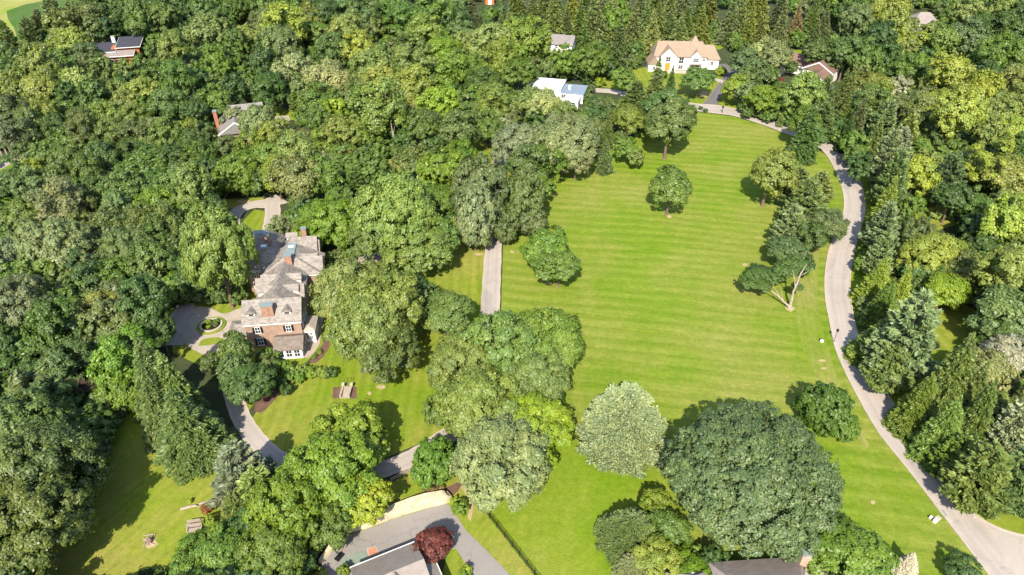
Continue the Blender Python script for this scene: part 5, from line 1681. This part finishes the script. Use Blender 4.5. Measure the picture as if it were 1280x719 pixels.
# lamp post
lp = P(1041.9, 428.1)
lamp = thing("lamp_post", "thin black lamp post on the kerb of the curving road", "lamp post", lp)
MB().tube([(0, 0, 0), (0, 0, .5), (0, 0, 3.1)], [.09, .06, .05], 8).build("post", M_BLACK, lamp)
MB().box(-.16, .16, -.16, .16, 3.1, 3.55).gable(-.24, .24, -.24, .24, 3.7, 3.95, 'x', .2, .2).build("lantern", M_BLACK, lamp)
lp = P(902.5, 141.5)
lamp = thing("mailbox_post", "slim dark post standing on the grass edge of the upper road", "post", lp)
MB().tube([(0, 0, 0), (0, 0, 2.2)], [.12, .10], 8).build("post", M_BLACK, lamp)
MB().box(-.35, .35, -.2, .2, 2.2, 2.75).build("box", M_BLACK, lamp)

# garden steps with cheek walls and iron rails
a0, a1 = P(424.5, 498), P(437.5, 498)
st = thing("garden_steps", "pale stone garden steps with low side walls and iron rails in the lawn", "steps", (a0 + a1) / 2)
wst = (a1 - a0).length
yd = P(431, 485).y - P(431, 498).y
for i in range(5):
    MB().box(-wst / 2 + .4, wst / 2 - .4, yd * i / 5, yd * (i + 1) / 5 - .01, 0, 0.12 + 0.10 * i).build("step", M_PAVING, st)
for s in (-1, 1):
    x = s * (wst / 2 - .2)
    w_ = MB().box(x - .19, x + .19, 0, yd, 0, .75).build("side_wall", M_PAVING, st)
    MB().box(x - .3, x + .3, yd - .1, yd + .5, 0, 1.1).build("pier", M_KERB, st)
    MB().tube([(x * .8, yd + .3, 0), (x * .8, yd + .5, 1.2), (x * .7, yd + 1.4, 1.6), (x * .6, yd + 2.2, 1.0), (x * .6, yd + 2.3, 0)], [.035] * 5, 5).build("handrail", M_BLACK, st)

# round planted pond in the gravel court
fc = P(264.5, 408)
pond = thing("garden_pond", "round stone-rimmed garden pond with dark water in the gravel court", "pond", fc)


def ring(r0, r1, z0, z1, n=40):
    vs, fs = [], []
    for k in range(n):
        a = 2 * math.pi * k / n
        c, s = math.cos(a), math.sin(a)
        vs += [(r0 * c, r0 * s, z0), (r1 * c, r1 * s, z0), (r1 * c, r1 * s, z1), (r0 * c, r0 * s, z1)]
    for k in range(n):
        for j in range(4):
            a, b = 4 * k + j, 4 * k + (j + 1) % 4
            a2, b2 = 4 * ((k + 1) % n) + j, 4 * ((k + 1) % n) + (j + 1) % 4
            fs.append((a, a2, b2, b))
    return MB().add(vs, fs)


ring(2.1, 2.55, 0.08, 0.55).build("rim", M_KERB, pond)
ring(0.02, 2.08, 0.08, 0.35).build("water", M_WATER, pond)
ring(2.6, 3.2, 0.07, 0.32).build("grass_ring", M_NEARLAWN, pond)
for (x, y, s, c) in ((-1.0, .9, .7, 'YB'), (-.3, -.9, .55, 'Y'), (.9, 1.0, .8, 'BM'), (1.2, -.2, .6, 'O'), (.2, .4, .6, 'D')):
    pl = link("water_plant", PROTO['s'][1][0], pond)
    pl.location = (x, y, .35)
    pl.scale = (s, s, s * .7)
    pl.color = (*tint_of(c), 1)

# basketball hoop
bp = P(424, 697)
hoop = thing("basketball_hoop", "free-standing black basketball hoop on the edge of the green court", "basketball hoop", bp, math.radians(60))
MB().box(-.7, .7, -.5, .4, .08, .35).build("base", M_BLACK, hoop)
MB().tube([(0, 0, .3), (0, 0, 2.6), (0, -.7, 3.3)], [.09, .08, .07], 8).build("pole", M_BLACK, hoop)
bb_ = MB().box(-.9, .9, -.76, -.70, 2.9, 4.0).build("backboard", M_GREYMETAL, hoop)
MB().box(-.95, .95, -.78, -.75, 3.94, 4.06).box(-.95, .95, -.78, -.75, 2.84, 2.96).box(-.95, -.85, -.78, -.75, 2.97, 3.93).box(.85, .95, -.78, -.75, 2.97, 3.93).build("backboard_frame", M_BLACK, bb_)
rr = ring(.21, .25, 3.03, 3.07, 20)
rr.v = [(x, y - 1.05, z) for x, y, z in rr.v]
rr.build("rim", M_ORANGEDOOR, hoop)


# two wooden benches / swings on the dry lawn
def slat_bench(x, y, rot, wdt, label):
    t = thing("wooden_bench", label, "bench", P(x, y), rot, None)
    mb = MB()
    for k in range(5):
        mb.box(-wdt / 2, wdt / 2, -.45 + .2 * k, -.29 + .2 * k, .42, .47)
    mb.build("seat", M_WOOD, t)
    mb = MB()
    for k in range(4):
        mb.box(-wdt / 2, wdt / 2, .56 + .02 * k, .60 + .02 * k, .55 + .18 * k, .69 + .18 * k)
    mb.build("backrest", M_WOOD, t)
    for sx in (-1, 1):
        for sy in (-.4, .5):
            MB().box(sx * (wdt / 2 - .06) - .05, sx * (wdt / 2 - .06) + .05, sy - .05, sy + .05, 0, .42).build("leg", M_WOOD, t)
        MB().box(sx * (wdt / 2 - .05) - .07, sx * (wdt / 2 - .05) + .07, -.5, .55, .66, .71).build("armrest", M_WOOD, t)


slat_bench(244, 664, math.radians(10), 2.3, "grey slatted wooden bench on the dry lawn below the rusty shrub")
slat_bench(243, 659, math.radians(10), 2.2, "second grey slatted bench set close behind the slatted bench on the dry lawn")
lg = thing("fallen_log", "long split grey log lying on the dry lawn beside the rusty orange shrub", "log", P(226, 638), math.radians(18))
MB().tube([(0, 0, .25), (1.4, .05, .28), (2.6, .0, .25)], [.26, .24, .18], 8).build("trunk", M_WOOD, lg)
MB().tube([(3.0, .2, .22), (4.4, .25, .3), (6.2, .5, .22)], [.2, .18, .12], 8).build("branch", M_WOOD, lg)
MB().tube([(2.4, .0, .3), (3.0, -.5, .5), (3.6, -.6, .7)], [.1, .08, .04], 6).build("branch", M_WOOD, lg)
stp = thing("tree_stump", "broken dark stump with split timber on a bare patch of the dry lawn", "stump", P(187, 678))
MB().tube([(0, 0, 0), (.1, .1, .5), (.0, .3, 1.1)], [.55, .4, .12], 9).build("stump", M_BROWNTWIG, stp)
rng = np.random.default_rng(8)
for k in range(7):
    a = rng.uniform(0, 6.3)
    c = Vector((math.cos(a), math.sin(a), 0)) * rng.uniform(.6, 1.5)
    d = Vector((rng.normal(), rng.normal(), .1)).normalized() * rng.uniform(.4, .8)
    MB().tube([c - d + Vector((0, 0, .1)), c + d + Vector((0, 0, .15))], [.11, .08], 6).build("split_log", M_WOOD, stp)

# utility boxes, drains and manholes at the junction
for (x, y, s, lab) in ((1163, 648, .55, "small white utility box nearest the kerb drain, leftmost of the pair"), (1168.5, 652.5, .75, "larger white utility box with black end beside the road drain")):
    u = thing("utility_box", lab, "utility box", P(x, y), .5)
    MB().box(-.45 * s, .45 * s, -.35 * s, .35 * s, 0, .8 * s).build("cabinet", M_WHITE, u)
    MB().box(-.47 * s, -.1 * s, .36 * s, .5 * s, 0, .82 * s).build("door", M_BLACK, u)
u = thing("utility_box", "white and black meter box on the verge beside the lamp post", "utility box", P(1027, 427.5), .3)
MB().box(-.3, .3, -.25, .25, 0, .5).build("cabinet", M_WHITE, u)
MB().box(-.32, -.0, .26, .4, 0, .72).build("door", M_BLACK, u)
u = thing("valve_cover", "flat pale square cover in the verge beside the white utility boxes", "valve cover", P(1172.5, 648), .6)
MB().box(-.5, .5, -.4, .4, 0, .14).build("cover", M_KERB, u)
for (x, y, z, lab) in ((1191, 635.5, .095, "round dark manhole cover in the road beside the kerb drains"), (1067.5, 447, .095, "small dark manhole cover in the road below the lamp post")):
    m = thing("manhole_cover", lab, "manhole cover", P(x, y) + Vector((0, 0, z)))
    vs = [(0.42 * math.cos(2 * math.pi * k / 20), 0.42 * math.sin(2 * math.pi * k / 20), z_) for z_ in (0, .02) for k in range(20)]
    MB().add(vs, [tuple(range(20))[::-1], tuple(range(20, 40))] + [(k, (k + 1) % 20, 20 + (k + 1) % 20, 20 + k) for k in range(20)]).build("lid", M_BROWNGREY, m)
for (p0, p1, lab, mt) in (((1176, 638), (1182, 646), "storm drain inlet set in the lawn-side kerb of the road", M_GREYMETAL), ((1203, 626.5), (1213, 640), "rusty storm drain inlet set in the tree-side kerb of the road", M_CHIMBRICK)):
    a, b = P(*p0), P(*p1)
    d = thing("storm_drain", lab, "storm drain", (a + b) / 2, math.atan2((b - a).y, (b - a).x))
    l = (b - a).length
    MB().box(-l / 2, l / 2, -.35, .35, 0.08, .17).build("grate", mt, d)
    MB().box(-l / 2 - 1.2, -l / 2 - .01, -.3, .3, 0.08, .24).box(l / 2 + .01, l / 2 + 1.2, -.3, .3, 0.08, .24).build("apron", M_KERB, d)


# parked cars by the grey-roofed house
def car(x, y, rot, paint, label):
    t = thing("parked_car", label, "car", P(x, y), rot, "cars parked by the grey-roofed house")
    prof = [(-2.2, .35), (-2.25, .75), (-1.9, .95), (-1.2, 1.0), (1.1, .98), (2.1, .85), (2.25, .6), (2.2, .35)]
    vs = [(x_, s * .9, z_) for s in (-1, 1) for x_, z_ in prof]
    n = len(prof)
    MB().add(vs, [tuple(range(n)), tuple(range(n, 2 * n))[::-1]] + [(k, k + n, (k + 1) % n + n, (k + 1) % n) for k in range(n)]).build("body", paint, t)
    MB().add([(-1.7, -.82, .98), (.9, -.82, .98), (.9, .82, .98), (-1.7, .82, .98), (-1.2, -.68, 1.5), (.25, -.68, 1.5), (.25, .68, 1.5), (-1.2, .68, 1.5)],
             [(0, 1, 5, 4), (1, 2, 6, 5), (2, 3, 7, 6), (3, 0, 4, 7)]).build("windows", M_GLASS, t)
    MB().box(-1.18, .23, -.67, .67, 1.5, 1.54).build("roof", paint, t)
    for sx in (-1.4, 1.4):
        for s in (-1, 1):
            MB().tube([(sx, s * .72, .33), (sx, s * .92, .33)], [.33, .33], 14).build("wheel", M_RUBBER, t)


ribbon_px("car_park", [(318, 158), (332, 155), (348, 150), (362, 148)], [10, 12, 8, 5], 0.06, M_DRIVE, 14)
car(334, 148, .15, M_CARDARK, "charcoal car parked at the lawn edge by the grey-roofed house")
car(331, 157, 1.0, M_CARBLUE, "blue car parked nearest the grey-roofed house among branches")

# leaning pale trunks of the roadside tree
rb = P(987, 386)
dt = thing("forked_tree", "roadside tree with forked bleached trunk leaning over bare earth", "tree", rb)
M_FORK = mottled("bleached_bark", (0.33, 0.27, 0.215), 0.45, 1.2, 0.95, 5.0)
fk = MB().tube([(0, 0, 0), (.05, .3, 1.0), (.15, .5, 2.4), (.1, .8, 4.4), (.5, 1.0, 6.4), (.9, 1.5, 9.0), (1.9, 1.9, 11.6)], [.50, .36, .30, .25, .21, .15, .06], 9)
fk.tube([(.3, .9, 5.6), (-.1, 1.3, 7.4), (-1.0, 2.0, 10.0)], [.15, .11, .04], 6).tube([(.8, 1.4, 8.6), (1.9, 1.2, 9.6), (2.8, 1.6, 10.0)], [.08, .05, .02], 5).tube([(.45, 1.0, 6.2), (1.5, .6, 7.4), (2.2, .4, 8.4)], [.08, .05, .02], 5)
fk.build("trunk", M_FORK, dt)
fk = MB().tube([(-.05, .1, .5), (-1.2, .6, 1.3), (-2.6, 1.3, 2.5), (-4.2, 2.5, 3.4), (-5.8, 3.4, 4.3)], [.28, .23, .18, .13, .05], 8)
fk.tube([(-2.6, 1.3, 2.5), (-3.2, 2.6, 3.6), (-4.6, 4.2, 4.6)], [.11, .08, .03], 6).tube([(-4.2, 2.5, 3.4), (-5.2, 2.2, 4.2), (-6.4, 2.0, 4.6)], [.07, .05, .02], 5).tube([(-1.6, .8, 1.6), (-2.0, 1.6, 3.0), (-2.2, 2.8, 4.2)], [.08, .05, .02], 5)
fk.build("limb", M_FORK, dt)
for k, (x, y, z, s) in enumerate(((-6.5, 3.5, 5.0, 2.6), (-3.8, 5.6, 6.5, 3.2), (-1.2, 4.6, 8.5, 3.2), (-9.4, 4.4, 5.0, 2.2), (1.6, 2.8, 5.0, 1.8), (-7.6, 6.6, 6.0, 2.6), (1.4, 6.0, 9.5, 2.8))):
    c_ = link("crown", PROTO['m'][k % 4][0], dt)
    c_.location = (x, y, z - s * 1.1)
    c_.scale = (s, s, s * .75)
    c_.color = (*tint_of('DM'), 1)

# slim pale trunks seen in the woods at the left edge
for (x, y, hgt) in ((4, 198, 12), (10, 196, 11), (14, 192, 12), (494, 196, 13), (456, 222, 8)):
    t = thing("slim_trunk", {4: "leftmost slim pale trunk by the lane at the left edge", 10: "middle slim pale trunk by the lane at the left edge", 14: "slim pale trunk farthest from the left edge beside the lane", 494: "tall bare straight trunk standing in the little glade", 456: "short leaning pale trunk below the little glade"}[x], "tree", P(x, y), 0, "slim bare trunks")
    MB().tube([(0, 0, 0), (.1, .1, hgt * .5), (.4 if x < 400 else -.3, .2, hgt)], [.26, .2, .1], 7).build("trunk", M_PALEBARK, t)
    MB().tube([(.1, .1, hgt * .6), (.9, .3, hgt * .85)], [.1, .04], 5).build("limb", M_PALEBARK, t)
